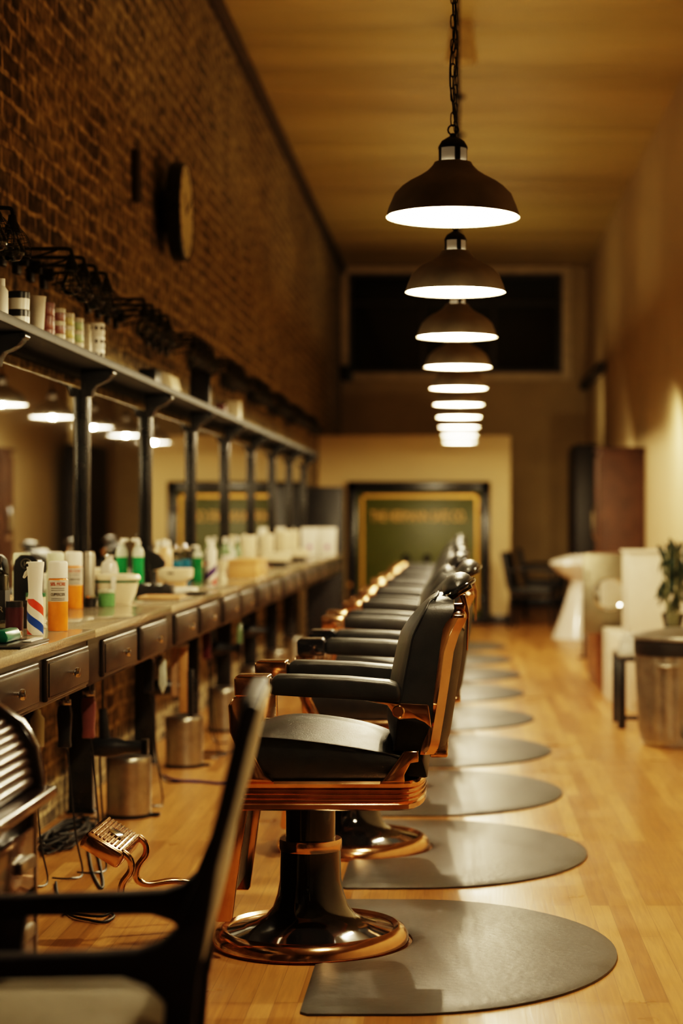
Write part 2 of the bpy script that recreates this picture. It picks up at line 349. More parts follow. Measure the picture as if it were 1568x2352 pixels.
def make_chair(label, capmat):
    t = thing('barber_chair', label, 'barber chair', group='barber chairs in the row')
    MB().lathe([(0, .03), (.234, .03), (.234, .042), (.19, .052), (.15, .064), (.124, .08), (.105, .105), (.093, .14), (.086, .18), (.084, .262), (0, .262)], seg=56).build('base', enamel, t)
    MB().shell([(.225, .001), (.268, .001), (.276, .010), (.274, .026), (.262, .043), (.246, .050), (.233, .044), (.228, .02)], seg=64).build('base_ring', copper, t)
    MB().cyl((0, 0, .262), .0695, .15, 40).build('column', enamel, t)
    MB().shell([(.070, .262), (.086, .262), (.088, .268), (.088, .288), (.086, .293), (.070, .293)], seg=48).build('collar', copper, t)
    # seat frame: ribbed copper apron with a bowed rear
    out = [(-.165, -.25), (.255, -.25)]
    for k in range(1, 12):
        a = -PI / 2 + PI * k / 12
        out.append((.255 + .07 * math.cos(a) ** .7, .25 * math.sin(a)))
    out += [(.255, .25), (-.165, .25)]
    n = len(out); cx = .06
    def ring(z, off):
        R = []
        for i, (x, y) in enumerate(out):
            R.append((x + (off if x > cx else -off), y + off * max(-1, min(1, y / .2)), z))
        return R
    lay = [(.408, -.004), (.412, 0), (.424, 0)]
    for z in (.430, .443, .456): lay += [(z, -.005), (z + .003, .0), (z + .008, .0), (z + .011, -.005)]
    lay += [(.470, .003), (.480, .005), (.487, .001)]
    MB().loft([ring(z, o) for z, o in lay]).build('seat_frame', copper, t, angle=.5)
    # seat cushion with a crowned top
    U0, U1, W = -.150, .275, .228
    m = MB(); NU, NV = 18, 16; top = []
    ez = lambda s: .602 - .055 * s ** 1.6
    for i in range(NU + 1):
        s_ = i / NU; u = U0 + (U1 - U0) * s_; row = []
        for j in range(NV + 1):
            v = -1 + 2 * j / NV
            cr = (1 - abs(v) ** 2.4) * (1 - abs(2 * s_ - 1) ** 3) ** .8
            row.append(m.bm.verts.new((u, v * W, ez(s_) + .046 * max(0, cr))))
        top.append(row)
    for i in range(NU):
        for j in range(NV): m.bm.faces.new((top[i][j], top[i + 1][j], top[i + 1][j + 1], top[i][j + 1]))
    rim = [top[i][0] for i in range(NU + 1)] + [top[NU][j] for j in range(1, NV + 1)] + [top[i][NV] for i in range(NU - 1, -1, -1)] + [top[0][j] for j in range(NV - 1, 0, -1)]
    prev = rim
    for off, zz in ((.006, .55), (.004, .515), (-.012, .487)):
        cur = [m.bm.verts.new((q.co.x + (off if q.co.x > .06 else -off) * (1 if abs(q.co.x - .06) > .2 else 0), q.co.y * (1 + off / W), zz if zz < .53 else zz * .5 + q.co.z * .5 - .012)) for q in rim]
        for k in range(len(rim)): m.bm.faces.new((prev[k], cur[k], cur[(k + 1) % len(rim)], prev[(k + 1) % len(rim)]))
        prev = cur
    m.bm.faces.new(prev[::-1]); rp = [q.co.copy() for q in rim]
    bmesh.ops.recalc_face_normals(m.bm, faces=m.bm.faces)
    seat = m.build('seat', leather, t, angle=.9)
    MB().tube(rp[::2], .0032, 6, 2, closed=True).build('piping', leather, seat)
    MB().prism([(.268, .49), (.335, .487), (.318, .545), (.29, .575), (.262, .56)], -.20, .20, 'y', .012).build('rear_cushion', leather, t)
    for sg in (-1, 1):
        y = sg * .25
        MB().prism([(-.083, .720), (-.083, .765), (-.065, .773), (.0, .772), (.12, .767), (.23, .757), (.257, .748), (.262, .72), (.257, .700), (.1, .709)], y - .038, y + .038, 'y', .011, 3).build('armrest_pad', leather, t)
        MB().prism([(-.178, .717), (-.180, .766), (-.172, .773), (-.090, .773), (-.0835, .766), (-.0835, .715)], y - .041, y + .041, 'y', .006, 3).build('armrest_cap', capmat, t)
        MB().prism([(-.155, .720), (-.120, .720), (-.117, .60), (-.132, .565), (-.100, .505), (-.075, .4865), (-.163, .4865), (-.166, .55), (-.194, .62), (-.198, .69), (-.186, .712)], y - .018, y + .018, 'y', .006).build('arm_post', copper, t)
        br = MB().prism([(.16, .7045), (.262, .697), (.335, .693), (.343, .63), (.325, .645), (.300, .656), (.275, .655), (.257, .652), (.240, .670), (.225, .692)], y - .016, y + .016, 'y', .005).build('arm_bracket', copper, t)
        MB().cyl((0, 0, 0), .017, .042, 20, Matrix.Translation((.255, y + .021, .675)) @ rotm('X', PI / 2), .003).build('bolt', copper, br)
        MB().prism([(.205, .4865), (.215, .492), (.268, .566), (.276, .569), (.305, .569), (.308, .565), (.308, .540), (.287, .537), (.270, .506), (.272, .4865)], y - .017, y + .013, 'y', .004).build('seat_bracket', copper, t)
        MB().prism([(-.165, .42), (-.150, .41), (-.168, .30), (-.192, .115), (-.198, .105), (-.236, .105), (-.243, .115), (-.225, .28), (-.210, .40)], sg * .215 - .008, sg * .215 + .008, 'y', .003).build('leg_bracket', copper, t)
        MB().tube([(-.222, sg * .20, .135), (-.30, sg * .185, .118), (-.40, sg * .155, .142), (-.475, sg * .128, .138), (-.507, sg * .12, .155), (-.505, sg * .12, .19), (-.482, sg * .122, .225), (-.484, sg * .125, .255), (-.505, sg * .125, .275)], .0098, 12).build('footrest_arm', copper, t)
    MB().prism([(-.222, .15), (-.205, .15), (-.178, .40), (-.196, .40)], -.205, .205, 'y', .004).build('calf_rest', leather, t)
    T = Matrix.Translation((-.548, 0, .30)) @ rotm('Y', math.radians(31))
    fp = MB().box(-.062, .062, -.142, .142, -.045, .004, .012, 3, M=T).build('footplate', copper, t)
    rb = MB()
    for i in range(9):
        x = -.048 + .012 * i
        for j in range(6):
            y0 = -.125 + j * .0425
            rb.box(x - .0035, x + .0035, y0, y0 + .037, .003, .0085, .0012, 1, M=T)
    rb.build('tread', copper, fp)
    MB().box(-.02, .02, -.03, .03, .004, .0105, .003, 2, M=T).build('emblem', chrome, fp)
    # backrest
    Fp = [(.352, .976), (.338, .970), (.330, .955), (.291, .877), (.264, .745), (.247, .625), (.240, .565)]
    Rp = [(.384, .976), (.400, .968), (.404, .940), (.372, .885), (.352, .745), (.343, .64), (.325, .565)]
    m = MB(); sec = []; NW = 14
    for k in range(19):
        z = .565 + (.976 - .565) * (1 - (1 - k / 18) ** 1.7)
        f, r = crv(Fp, z), crv(Rp, z)
        wd = .216 * (1 if z < .93 else max(.80, .72 + .28 * math.sqrt(max(0, 1 - ((z - .93) / .047) ** 2))))
        e = 1 - abs(2 * (z - .565) / .407 - 1) ** 4
        R = [(r, -wd * .985, z), (f + .006, -wd, z)]
        for j in range(NW + 1):
            v = -1 + 2 * j / NW; R.append((f - .040 * (1 - abs(v) ** 2.6) * e, v * wd * .985, z))
        R += [(f + .006, wd, z), (r, wd * .985, z)]
        sec.append(R)
    bk = m.loft(sec).build('backrest', leather, t, angle=1.0)
    pp = MB(); hp = [(sec[k][1][0] - .004, abs(sec[k][1][1]), sec[k][1][2]) for k in range(0, 19, 2)]
    pp.tube([(a, -b_, c_) for a, b_, c_ in hp] + [(hp[-1][0] + .004, 0, hp[-1][2] + .004)] + hp[::-1], .0033, 6, 3)
    pp.build('piping', leather, bk)
    # rear panel
    Rq = [(.400, .905), (.432, .885), (.424, .80), (.414, .737), (.392, .594), (.380, .562)]
    Fq = [(.392, .905), (.385, .885), (.375, .80), (.362, .737), (.345, .594), (.340, .562)]
    m = MB(); sec = []
    for k in range(13):
        z = .562 + (.905 - .562) * k / 12; f, r = crv(Fq, z), crv(Rq, z); R = [(f, -.20, z), (f, .20, z)]
        for j in range(NW + 1):
            v = 1 - 2 * j / NW; R.append((f + .012 + (r - f - .012) * (1 - abs(v) ** 3), v * .20, z))
        sec.append(R)
    m.loft(sec).build('back_panel', leather, t, angle=1.0)
    fr = MB()
    So = [(.349, .556), (.362, .575), (.378, .67), (.394, .775), (.402, .832), (.417, .88), (.438, .922)]
    Si = [(.312, .556), (.318, .585), (.345, .643), (.349, .72), (.3575, .775), (.366, .847), (.374, .90), (.392, .922)]
    for sg in (-1, 1):
        secs = []
        for k in range(25):
            z = .556 + (.922 - .556) * k / 24; o_, i_ = crv(So, z), crv(Si, z)
            secs.append([(i_, sg * .206, z), (i_, sg * .232, z), (max(i_ + .004, o_ - .026), sg * .236, z), (o_ - .024, sg * .238, z), (o_, sg * .222, z), (o_ - .004, sg * .206, z)])
        fr.loft(secs)
    fr.box(.397, .432, -.215, .215, .905, .930, .006); fr.box(.338, .386, -.215, .215, .545, .566, .006)
    fr.build('back_frame', copper, t)
    # headrest
    H = Matrix.Translation((.413, 0, .998)) @ rotm('Y', math.radians(-31))
    m = MB(); sec = []
    for k in range(17):
        a = -1 + 2 * k / 16; q = (1 - abs(a) ** 3.2) ** .5 if abs(a) < 1 else 0; q = max(q, .12); R = []
        for j in range(20):
            th = 2 * PI * j / 20; c_, s_ = math.cos(th), math.sin(th)
            R.append(H @ Vector((.046 * q * c_, a * .118, (.036 if s_ > 0 else .010) * q * s_ + .002)))
        sec.append(R)
    hr = m.loft(sec).build('headrest', leather, t, angle=1.0)
    MB().tube([H @ Vector((.047 * math.cos(2 * PI * j / 16), .117 * math.sin(2 * PI * j / 16), -.006)) for j in range(16)], .0075, 8, 3, closed=True).build('headrest_rim', enamel, hr)
    MB().box(-.036, .036, -.10, .10, -.022, -.004, .007, 2, M=H).build('headrest_plate', enamel, hr)
    MB().prism([(.418, .975), (.434, .975), (.445, .925), (.441, .82), (.436, .82), (.438, .918), (.424, .955)], -.022, .022, 'y', .0015).build('headrest_stem', copper, t)
    MB().box(.388, .434, -.035, .035, .928, .950, .006).build('headrest_clamp', copper, t)
    return t

chair_x = [-.420, -.385, -.42, -.41, -.42, -.425, -.415, -.42, -.42]
chair_labels = ['nearest black leather barber chair with copper frame, in sharp focus, on its mat',
                'second barber chair from the camera, with glossy black armrest caps']
for i in range(2, 9): chair_labels.append(ORD[i] + ' black and copper barber chair from the camera in the long row')
chair_labels[8] = 'farthest barber chair, last of the row before the green safe'
ch1 = make_chair(chair_labels[0], copper)
ch1.location = (chair_x[0], 5.25, 0)
for i in range(1, 9):
    c = dup(ch1, (chair_x[i], 5.25 + 1.5 * i, 0), chair_labels[i], rz=[0, 0, .03, -.02, .02, .05, -.04, .03, 0][i])
    for o in [q for q in bpy.data.objects if q.parent == c and q.name.startswith(('footplate', 'footrest_arm'))]:
        for k in [q for q in bpy.data.objects if q.parent == o]: bpy.data.objects.remove(k)
        bpy.data.objects.remove(o)
    if i == 1:
        for o in [q for q in bpy.data.objects if q.parent == c and q.name.startswith('armrest_cap')]:
            o.data = o.data.copy(); o.data.materials[0] = enamel

# ------------------------------------------------------------------ floor mats
mat_tips = [(1418, 2195), (1357, 1985), (1297, 1835), (1265, 1722), (1226, 1650), (1204, 1595), (1196, 1552), (1175, 1518), (1165, 1490)]
for i, (px, py) in enumerate(mat_tips):
    zc = CH * F / (py - VY) + .03
    xt = wx(px, CH * F / (py - VY)); x0, xm, hl = -.385, -.15, .665
    by = 5.25 + 1.5 * i; bx = chair_x[i]; r = .286
    zc = [5.135, 6.66, 8.12, 9.57, 11.1, 12.7, 14.2, 15.7, 17.3][i]
    pts = []
    for k in range(41):
        a = -PI / 2 + PI * k / 40
        pts.append((xm + (xt - xm) * math.cos(a), zc + hl * math.sin(a)))
    pts.append((x0 + .02, zc + hl)); pts.append((x0, zc + hl - .02))
    a0 = math.acos(max(-1, min(1, (x0 - bx) / r)))
    for k in range(25):
        a = a0 - 2 * a0 * k / 24
        pts.append((bx + r * math.cos(a), by + r * math.sin(a)))
    pts.append((x0, zc - hl + .02)); pts.append((x0 + .02, zc - hl))
    b = bmesh.new(); f = b.faces.new([b.verts.new((x - xm, y - zc, .0005)) for x, y in pts])
    if f.normal.z < 0: bmesh.ops.reverse_faces(b, faces=[f])
    b.normal_update()
    ex = bmesh.ops.extrude_face_region(b, geom=[f]); tv = [g for g in ex['geom'] if isinstance(g, bmesh.types.BMVert)]
    tf = [g for g in ex['geom'] if isinstance(g, bmesh.types.BMFace)]
    bmesh.ops.translate(b, vec=(0, 0, .006), verts=tv)
    bmesh.ops.inset_region(b, faces=tf, thickness=.03, depth=.009)
    bmesh.ops.recalc_face_normals(b, faces=b.faces)
    mb = MB(); mb._merge(b)
    lab = ORD[i] + (' dark grey half-round rubber mat, under the sharp front chair' if i == 0 else ' dark grey half-round rubber mat from the camera, under the %s chair' % ORD[i])
    o = mb.build('floor_mat', rubber, loc=(xm, zc, 0), angle=.5); tag(o, lab, 'floor mat', 'anti-fatigue mats under the chairs')

# ------------------------------------------------------------------ pendant lamps
shade_out = mat('haze_lightened_shade', (.27, .24, .18), .6, 0, .2, 12)  # colour lightened to take in the glow haze round the lamps
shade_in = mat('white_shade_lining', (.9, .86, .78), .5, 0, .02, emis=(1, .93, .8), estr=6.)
bulbm = mat('glowing_bulb', (1, .95, .85), .4, 0, .02, emis=(1, .9, .72), estr=30.)
def make_lamp(label):
    t = thing('pendant_lamp', label, 'pendant lamp', group='dome pendant lamps in a line')
    pr = [(.1615, 0), (.160, .008), (.154, .026), (.141, .056), (.123, .074), (.106, .086), (.080, .100), (.062, .112), (.053, .121), (.049, .126), (.045, .133)]
    inn = [(.040, .127), (.050, .113), (.078, .093), (.104, .079), (.120, .068), (.137, .051), (.150, .022), (.157, .004)]
    MB().shell(pr + [(.036, .133)] + inn[:1] + inn[1:], seg=64).build('shade', shade_out, t)
    MB().shell([(r - .0012, z - .0005) for r, z in inn[::-1]] + [(.002, .120), (.002, .117), (.040, .119), (.049, .109), (.076, .090), (.102, .076), (.118, .065), (.135, .049), (.148, .021), (.1545, .004)], seg=64).build('shade_lining', shade_in, t)
    MB().shell([(.030, .133), (.033, .133), (.033, .166), (.030, .166)], seg=32).build('glass_collar', mat('self_lit_glass', (.5, .42, .3), .15, 0, .05, emis=(1, .8, .5), estr=.05), t)  # faint emission stands in for bulb light leaking through the collar
    cg = MB()
    for k in range(4):
        a = PI / 4 * 0 + k * PI / 2 + .35
        cg.box(-.007, .007, .0305, .0345, .132, .168, .001, 1, M=rotm('Z', a))
    cg.build('collar_strap', blackmetal, t)
    MB().lathe([(0, .166), (.036, .166), (.035, .172), (.028, .184), (.016, .192), (.008, .197), (.007, .203), (0, .203)], seg=32).build('cap', blackmetal, t)
    MB().cyl((0, 0, .095), .018, .075, 20).build('socket', blackmetal, t)
    MB().lathe([(0, .028), (.016, .032), (.027, .046), (.028, .06), (.018, .082), (.013, .095), (0, .095)], seg=24).build('bulb', bulbm, t)
    ch = MB()
    ch.tube([(.012 * math.cos(a), 0, .212 + .012 * math.sin(a)) for a in [2 * PI * k / 12 for k in range(12)]], .0022, 6, 1, closed=True)
    z = .224; k = 0; top = HC - 1.915 - .03
    while z < top:
        P = []
        for j in range(10):
            a = 2 * PI * j / 10; q = (.0052 * math.cos(a), math.sin(a) * .0085 + (.0085 if math.sin(a) > .01 else -.0085 if math.sin(a) < -.01 else 0))
            P.append((q[0], 0, z + .014 + q[1]) if k % 2 == 0 else (0, q[0], z + .014 + q[1]))
        ch.tube(P, .0017, 5, 1, closed=True); z += .0295; k += 1
    ch.build('chain', blackmetal, t)
    zs = [.2 + (top - .2) * j / 40 for j in range(41)]
    MB().tube([(.0075 * math.cos(j * 1.3), .0075 * math.sin(j * 1.3), q) for j, q in enumerate(zs)], .0022, 6, 3).build('cord', blackmetal, t)
    MB().lathe([(0, top - .002), (.03, top), (.045, top + .012), (.05, top + .03), (0, top + .03)], seg=28).build('ceiling_canopy', blackmetal, t)
    return t
LZ = [4.52 + 1.495 * i for i in range(10)]
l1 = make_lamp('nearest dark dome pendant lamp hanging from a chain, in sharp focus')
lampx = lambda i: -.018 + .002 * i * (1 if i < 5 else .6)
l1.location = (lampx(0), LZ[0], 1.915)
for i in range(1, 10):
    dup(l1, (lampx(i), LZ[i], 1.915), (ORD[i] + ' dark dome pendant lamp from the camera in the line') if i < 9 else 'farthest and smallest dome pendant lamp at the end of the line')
for i in range(10):
    ld = bpy.data.lights.new('bulb_light', 'POINT'); ld.energy = 34; ld.color = (1, .785, .46); ld.shadow_soft_size = .012
    lo = bpy.data.objects.new('bulb_light', ld); col.objects.link(lo); lo.location = (lampx(i), LZ[i], 1.915 + .003)

# ------------------------------------------------------------------ counter: cabinets and worktops
CT, XC = .852, -1.116
cab0 = None; slab0 = None
for k in range(9):
    y0 = 4.2 + 1.5 * k
    lab = 'dark brown wall-hung cabinet unit with two drawers, %s from the camera under the counter' % ORD[k]
    if cab0 is None:
        t = cab0 = thing('counter_cabinet', lab, 'cabinet', (XC, y0, 0), 'drawer units along the counter')
        MB().box(-.462, -.020, .006, 1.494, .675, .825, .004).build('carcass', espresso, t)
        for a, b_ in ((.20, .79), (.89, 1.455)):
            d = MB().box(-.022, -.006, a, b_, .688, .806, .006, 3)
            d.box(-.008, -.002, a + .012, b_ - .012, .700, .794, .004, 2)
            d = d.build('drawer', espresso, t)
            yc = (a + b_) / 2
            MB().lathe([(0, 0), (.006, 0), (.006, .012), (.013, .016), (.0145, .022), (.013, .028), (0, .030)], (-.003, yc, .747), 20, rotm('Y', PI / 2)).build('knob', chrome, d)
    else: dup(cab0, (XC, y0, 0), lab)
    lab = 'speckled beige stone worktop slab over the %s cabinet unit from the camera' % ORD[k]
    if slab0 is None:
        slab0 = MB().box(-.354, .006, .003, 1.497, .0255 - .027, .0255, .004, 2).build('worktop_slab', granite, loc=(XC, y0, CT - .0255))
        tag(slab0, lab, 'worktop', 'stone slabs of the counter')
    else:
        s = slab0.copy(); col.objects.link(s); s.location = (XC, y0 , CT - .0255); s['label'] = lab

# ------------------------------------------------------------------ mirrors, posts, shelf
XM = -1.475
PZ = [5.83 + 1.47 * k for k in range(9)]
for k in range(-1, 8):
    y0 = PZ[0] + 1.47 * k; y1 = y0 + 1.47
    t = thing('wall_mirror', ('%s tall mirror panel from the camera above the counter' % ORD[k + 1]), 'mirror', (XM, (y0 + y1) / 2, CT + .001), 'mirror panels behind the counter')
    MB().box(-.12, -.004, -.733, .733, 0, .84).build('backing', blacksatin, t)
    MB().box(-.004, 0, -.733, .733, .012, .838).build('glass', mirrorm, t)
post0 = None
for k in range(9):
    lab = '%s black reeded post with scrolled shelf bracket from the camera' % ORD[k]
    if post0 is None:
        t = post0 = thing('shelf_post', lab, 'post', (XM, PZ[k], CT), 'black posts between the mirrors')
        MB().box(.001, .018, -.03, .03, .0005, .842, .002).build('backboard', blacksatin, t)
        p = MB()
        for y in (-.016, .016): p.cyl((.018, y, .0005), .0125, .842, 16)
        p.build('post', blacksatin, t)
        MB().prism([(.001, .835), (.042, .838), (.047, .862), (.058, .880), (.082, .889), (.102, .900), (.118, .918), (.124, .9455), (.001, .9455)], -.032, .032, 'y', .004, M=Matrix.Translation((0, 0, -.028))).cyl((.118, .034, .905), .011, .068, 16, rotm('X', PI / 2), .003).build('bracket', blacksatin, t)
    else: dup(post0, (XM, PZ[k], CT), lab)
SH = CT + .918
sh = MB().box(XL, -1.345, 4.3, 17.7, SH, SH + .022, .004)
sh.box(-1.352, -1.338, 4.3, 17.7, SH - .004, SH + .026, .003)
tag(sh.build('wall_shelf', mat('grey_black_shelf', (.020, .018, .015), .6, 0, .2)), 'long black shelf running along the brick wall above the mirrors', 'shelf')
ST = SH + .0225

# ------------------------------------------------------------------ cage sconces
def make_sconce(label, loc):
    t = thing('cage_sconce', label, 'wall lamp', loc, 'wire cage lamps on the brick wall')
    MB().box(0, .02, -.03, .03, -.06, .04, .004).box(.02, .05, -.018, .018, -.03, .018, .004).build('wall_plate', blackmetal, t)
    MB().tube([(.03, 0, .0), (.15, 0, .0), (.235, 0, .0), (.25, 0, -.012), (.25, 0, -.03)], .0065, 8, 4).tube([(.04, 0, -.045), (.15, 0, -.02), (.2, 0, -.004)], .004, 6, 3).build('arm', blackmetal, t)
    MB().lathe([(0, -.022), (.012, -.022), (.014, -.04), (.022, -.055), (.024, -.075), (0, -.075)], (.25, 0, 0), 18).build('socket', blackmetal, t)
    c = MB(); prof = [(.022, -.06), (.040, -.08), (.052, -.105), (.057, -.135), (.054, -.15)]
    for k in range(10):
        a = 2 * PI * k / 10; c.tube([(.25 + r * math.cos(a), r * math.sin(a), z) for r, z in prof], .0009, 4, 2)
    for r, z in ((.031, -.07), (.043, -.086), (.0495, -.10), (.055, -.12), (.057, -.136), (.054, -.15)):
        c.tube([(.25 + r * math.cos(2 * PI * j / 16), r * math.sin(2 * PI * j / 16), z) for j in range(16)], .0009, 4, 1, closed=True)
    c.build('cage', blackmetal, t)
    MB().lathe([(0, -.163), (.022, -.158), (.036, -.14), (.036, -.122), (.022, -.095), (.014, -.075), (0, -.075)], (.25, 0, 0), 18).build('bulb', glass, t)
    return t
sc0 = None; cn = 0
for k in range(9):
    for j in range(4):
        if k == 0 and j < 2: continue
        loc = (XL, 5.0 + 1.5 * k + .215 * j, CH + .935)
        pos = ['first', 'second', 'third', 'last'][j]
        lab = ('black wire cage wall lamp at the left frame edge, ' + ('nearer' if j == 2 else 'farther') + ' of the two') if k == 0 else 'black wire cage wall lamp, %s in the %s cluster along the brick wall' % (pos, ORD[k])
        if sc0 is None: sc0 = make_sconce(lab, loc)
        else: dup(sc0, loc, lab)

# ------------------------------------------------------------------ wall clock and dark gap mark on brick
t = thing('wall_clock', 'round black drum clock with pale face, high on the brick wall', 'clock', (XL, 10.0, wh(487, 10.)))
RY = rotm('Y', PI / 2)
MB().lathe([(0, 0), (.12, 0), (.12, .055), (.25, .06), (.262, .07), (.265, .09), (.262, .135), (.25, .142), (.244, .136), (0, .134)], (0, 0, 0), 56, RY).build('drum', blacksatin, t)
MB().cyl((.1345, 0, 0), .242, .003, 48, RY).build('face', mat('pale_clock_face', (.75, .68, .45), .35, 0, .05), t)
for nm, a, ln in (('hour_hand', .8, .12), ('minute_hand', -1.1, .19)):
    MB().box(.138, .141, -.007, .007, -.02, ln, M=rotm('X', a)).build(nm, blackmetal, t)
tk = MB()
for k in range(12): tk.box(.1375, .1385, -.006, .006, .19, .225, M=rotm('X', k * PI / 6))
tk.build('hour_marks', blackmetal, t)
tag(MB().box(-.004, .03, -.05, .05, -.125, .125, .008).build('brick_gap_mark', mat('gap_mark_dark', (.03, .018, .01), .7), loc=(XL, 9.16, wh(405, 9.16))), 'narrow dark block for a gap in the bricks left of the clock', 'brick gap')  # dark block standing in for a gap in the bricks

# ------------------------------------------------------------------ countertop things
def on(px, py):                                     # point on the worktop seen at a pixel
    d = (CH - CT) * F / (py - VY); return wx(px, d), d
T0 = CT + .0006
def sing(name, mb, m, loc, label, cat, group=None):
    o = mb.build(name, m, loc=loc); return tag(o, label, cat, group)
red_, blue_, whi_ = (.62, .06, .02), (.01, .06, .30), (.80, .75, .66)
# striped spray bottle
x, d = on(81, 1459); phi = math.atan2(-x, d)
t = thing('spray_bottle', 'white spray bottle with red and blue barber stripes on counter front', 'spray bottle', (x, d, T0))
MB().lathe([(0, 0), (.0225, 0), (.0235, .003), (.0235, .075), (.0225, .10), (.0195, .12), (.0205, .15), (.0225, .18), (.0255, .205), (.025, .211), (0, .212)], seg=32).build('bottle',
    mat_stripes('pole_stripes', [(0, whi_), (.25, red_), (.5, whi_), (.75, blue_)], -1, .105, .002, .105, whi_), t)
MB().prism([(-.019, .192), (-.03, .182), (-.036, .166), (-.031, .163), (-.024, .172), (-.017, .178)], -.006, .006, 'y', .002).build('trigger', white, t)
MB().cyl((-.0185, -.0165, .202), .0045, .003, 12, rotm('X', PI / 2)).build('nozzle', blackpl, t)
# orange aerosol cans
orange = mat('orange_tin', (.72, .22, .01), .3, 0, .1, 30)
labelw = mat('grey_white_label', (.55, .50, .42), .4, 0, .08)
redprint = mat('red_print', (.50, .07, .02), .5); blackprint = mat('black_print', (.03, .025, .02), .5)
def can(px, py, h, label):
    x, d = on(px, py); phi = math.atan2(-x, d); R = .0295; s = h / .209
    t = thing('aerosol_can', label, 'aerosol can', (x, d, T0), 'orange clipper spray cans')
    MB().lathe([(0, 0), (R - .001, 0), (R, .003), (R, .152 * s), (R - .004, .158 * s), (0, .158 * s)], seg=36).build('body', orange, t)
    MB().lathe([(0, .158 * s), (R - .0005, .158 * s), (R - .0005, .200 * s), (R - .003, .207 * s), (R - .008, .209 * s), (0, .209 * s)], seg=36).build('cap', white, t)
    lb = MB().shell([(R + .0002, .088), (R + .0005, .088), (R + .0005, .152), (R + .0002, .152)], seg=36).build('label', labelw, t)
    wrap_text('50% MORE', .0145, R + .0005, .140, phi, .72).build('print', redprint, lb)
    wrap_text('CLIPPERCIDE', .0125, R + .0005, .109, phi, .62).build('print', blackprint, lb)
    ln = MB()
    for z in (.128, .122, .098, .093):
        pts = [((R + .0008) * math.sin(phi + a), -(R + .0008) * math.cos(phi + a), z) for a in [-.7 + 1.4 * q / 8 for q in range(9)]]
        ln.tube(pts, .0007, 4, 1)
    ln.build('print_lines', blackprint, lb)
can(133, 1449, .209, 'orange aerosol can with white cap, nearer of two, by the counter seam')
can(171, 1398, .212, 'orange aerosol can with white cap, farther of two, towards the mirror')
# bottles made by lathe
def bottle(px, d, prof, m, label, cat='bottle', name='bottle', capprof=None, capm=None, group=None, X=None, capname='cap'):
    x = wx(px, d) if X is None else X
    rmax = max(r for r, z in prof)
    x = min(max(x, XM + rmax + .003), XC - rmax)
    t = thing(name, label, cat, (x, d, T0), group)
    MB().lathe(prof, seg=28).build('body', m, t)
    if capprof: MB().lathe(capprof, seg=24).build(capname, capm, t)
    return t
palegreen = mat('pale_green_plastic', (.60, .62, .46), .35, 0, .05)
bottle(127, 6.55, [(0, 0), (.03, 0), (.031, .004), (.031, .15), (.029, .156), (0, .156)], palegreen, 'pale green tall bottle with square white top behind the nearer orange can', capprof=[(0, .156), (.028, .156), (.03, .205), (.027, .215), (0, .215)], capm=palegreen)
# black machine with round emblem
x, d = -1.418, 6.15
t = thing('hair_clipper_charger', 'black rounded charging dock with round silver emblem at the mirror', 'charger', (x, d, T0))
MB().prism([(-.043, 0), (.043, 0), (.043, .175), (.038, .20), (.02, .214), (-.02, .218), (-.038, .20), (-.043, .175)], -.035, .035, 'y', .006).build('body', blackpl, t)
em = MB().tube([(.016 * math.cos(2 * PI * k / 20), -.036, .188 + .016 * math.sin(2 * PI * k / 20)) for k in range(20)], .0016, 6, 1, closed=True)
for q in (-.005, .005): em.box(q - .0014, q + .0014, -.0375, -.035, .180, .196)
em.box(-.005, .005, -.0375, -.035, .1865, .1895)
em.build('emblem', steel, t)
# square glass bottle with dark label, left edge
x, d = -1.40, 5.66
t = thing('glass_bottle', 'square clear glass bottle with a black label at the left frame edge', 'bottle', (x, d, T0))
MB().box(-.03, .03, -.03, .03, .0, .17, .008, 3).lathe([(.028, .168), (.014, .185), (.012, .205), (0, .205)], seg=20).build('body', glass, t)
MB().box(-.0315, .0315, -.0315, -.0305, .03, .12).box(.0305, .0315, -.0315, .0315, .03, .12).build('label', mat('black_label', (.02, .018, .015), .5), t)
tx = text_mb('BAR', .024, .0004); bmesh.ops.transform(tx.bm, matrix=Matrix.Translation((.004, -.0322, .062)) @ rotm('X', PI / 2), verts=tx.bm.verts); tx.build('print', labelw, t)
MB().cyl((0, 0, .205), .014, .018, 20).build('cap', blackpl, t)
# black tool mat with teal clipper
sing('tool_mat', MB().box(-.075, .075, -.17, .17, 0, .006, .002), blackpl, (-1.205, 4.98, T0), 'flat black tool mat at the near end of the counter', 'mat')
teal = mat('teal_plastic', (.005, .10, .06), .3)
t = thing('hair_clipper', 'dark teal hair clipper lying on the black tool mat', 'hair clipper', (-1.215, 5.02, T0 + .0065))
MB().prism([(-.018, 0), (.018, 0), (.022, .015), (.014, .034), (-.014, .034), (-.022, .015)], -.08, .07, 'y', .006).build('body', teal, t)
MB().prism([(-.020, .006), (.020, .006), (.017, .024), (-.017, .024)], .07, .095, 'y', .002).build('blade', chrome, t)
sing('comb', MB().box(-.012, .012, -.07, .07, 0, .004, .001), white, (-1.155, 5.06, T0 + .0065), 'pale comb lying beside the teal clipper on tool mat', 'comb')
maroon = mat('maroon_plastic', (.05, .012, .016), .3); smoke = mat('smoky_plastic', (.035, .03, .026), .2)
bottle(33, 5.62, [(0, 0), (.026, 0), (.027, .07), (0, .07)], maroon, 'small maroon jar behind the striped spray bottle', 'jar', 'jar', [(0, .07), (.025, .07), (.025, .088), (0, .088)], blackpl)
bottle(52, 5.75, [(0, 0), (.03, 0), (.031, .075), (0, .075)], smoke, 'smoky dark tub between spray bottle and maroon jar', 'tub', 'tub', [(0, .075), (.029, .075), (.027, .084), (0, .084)], smoke)
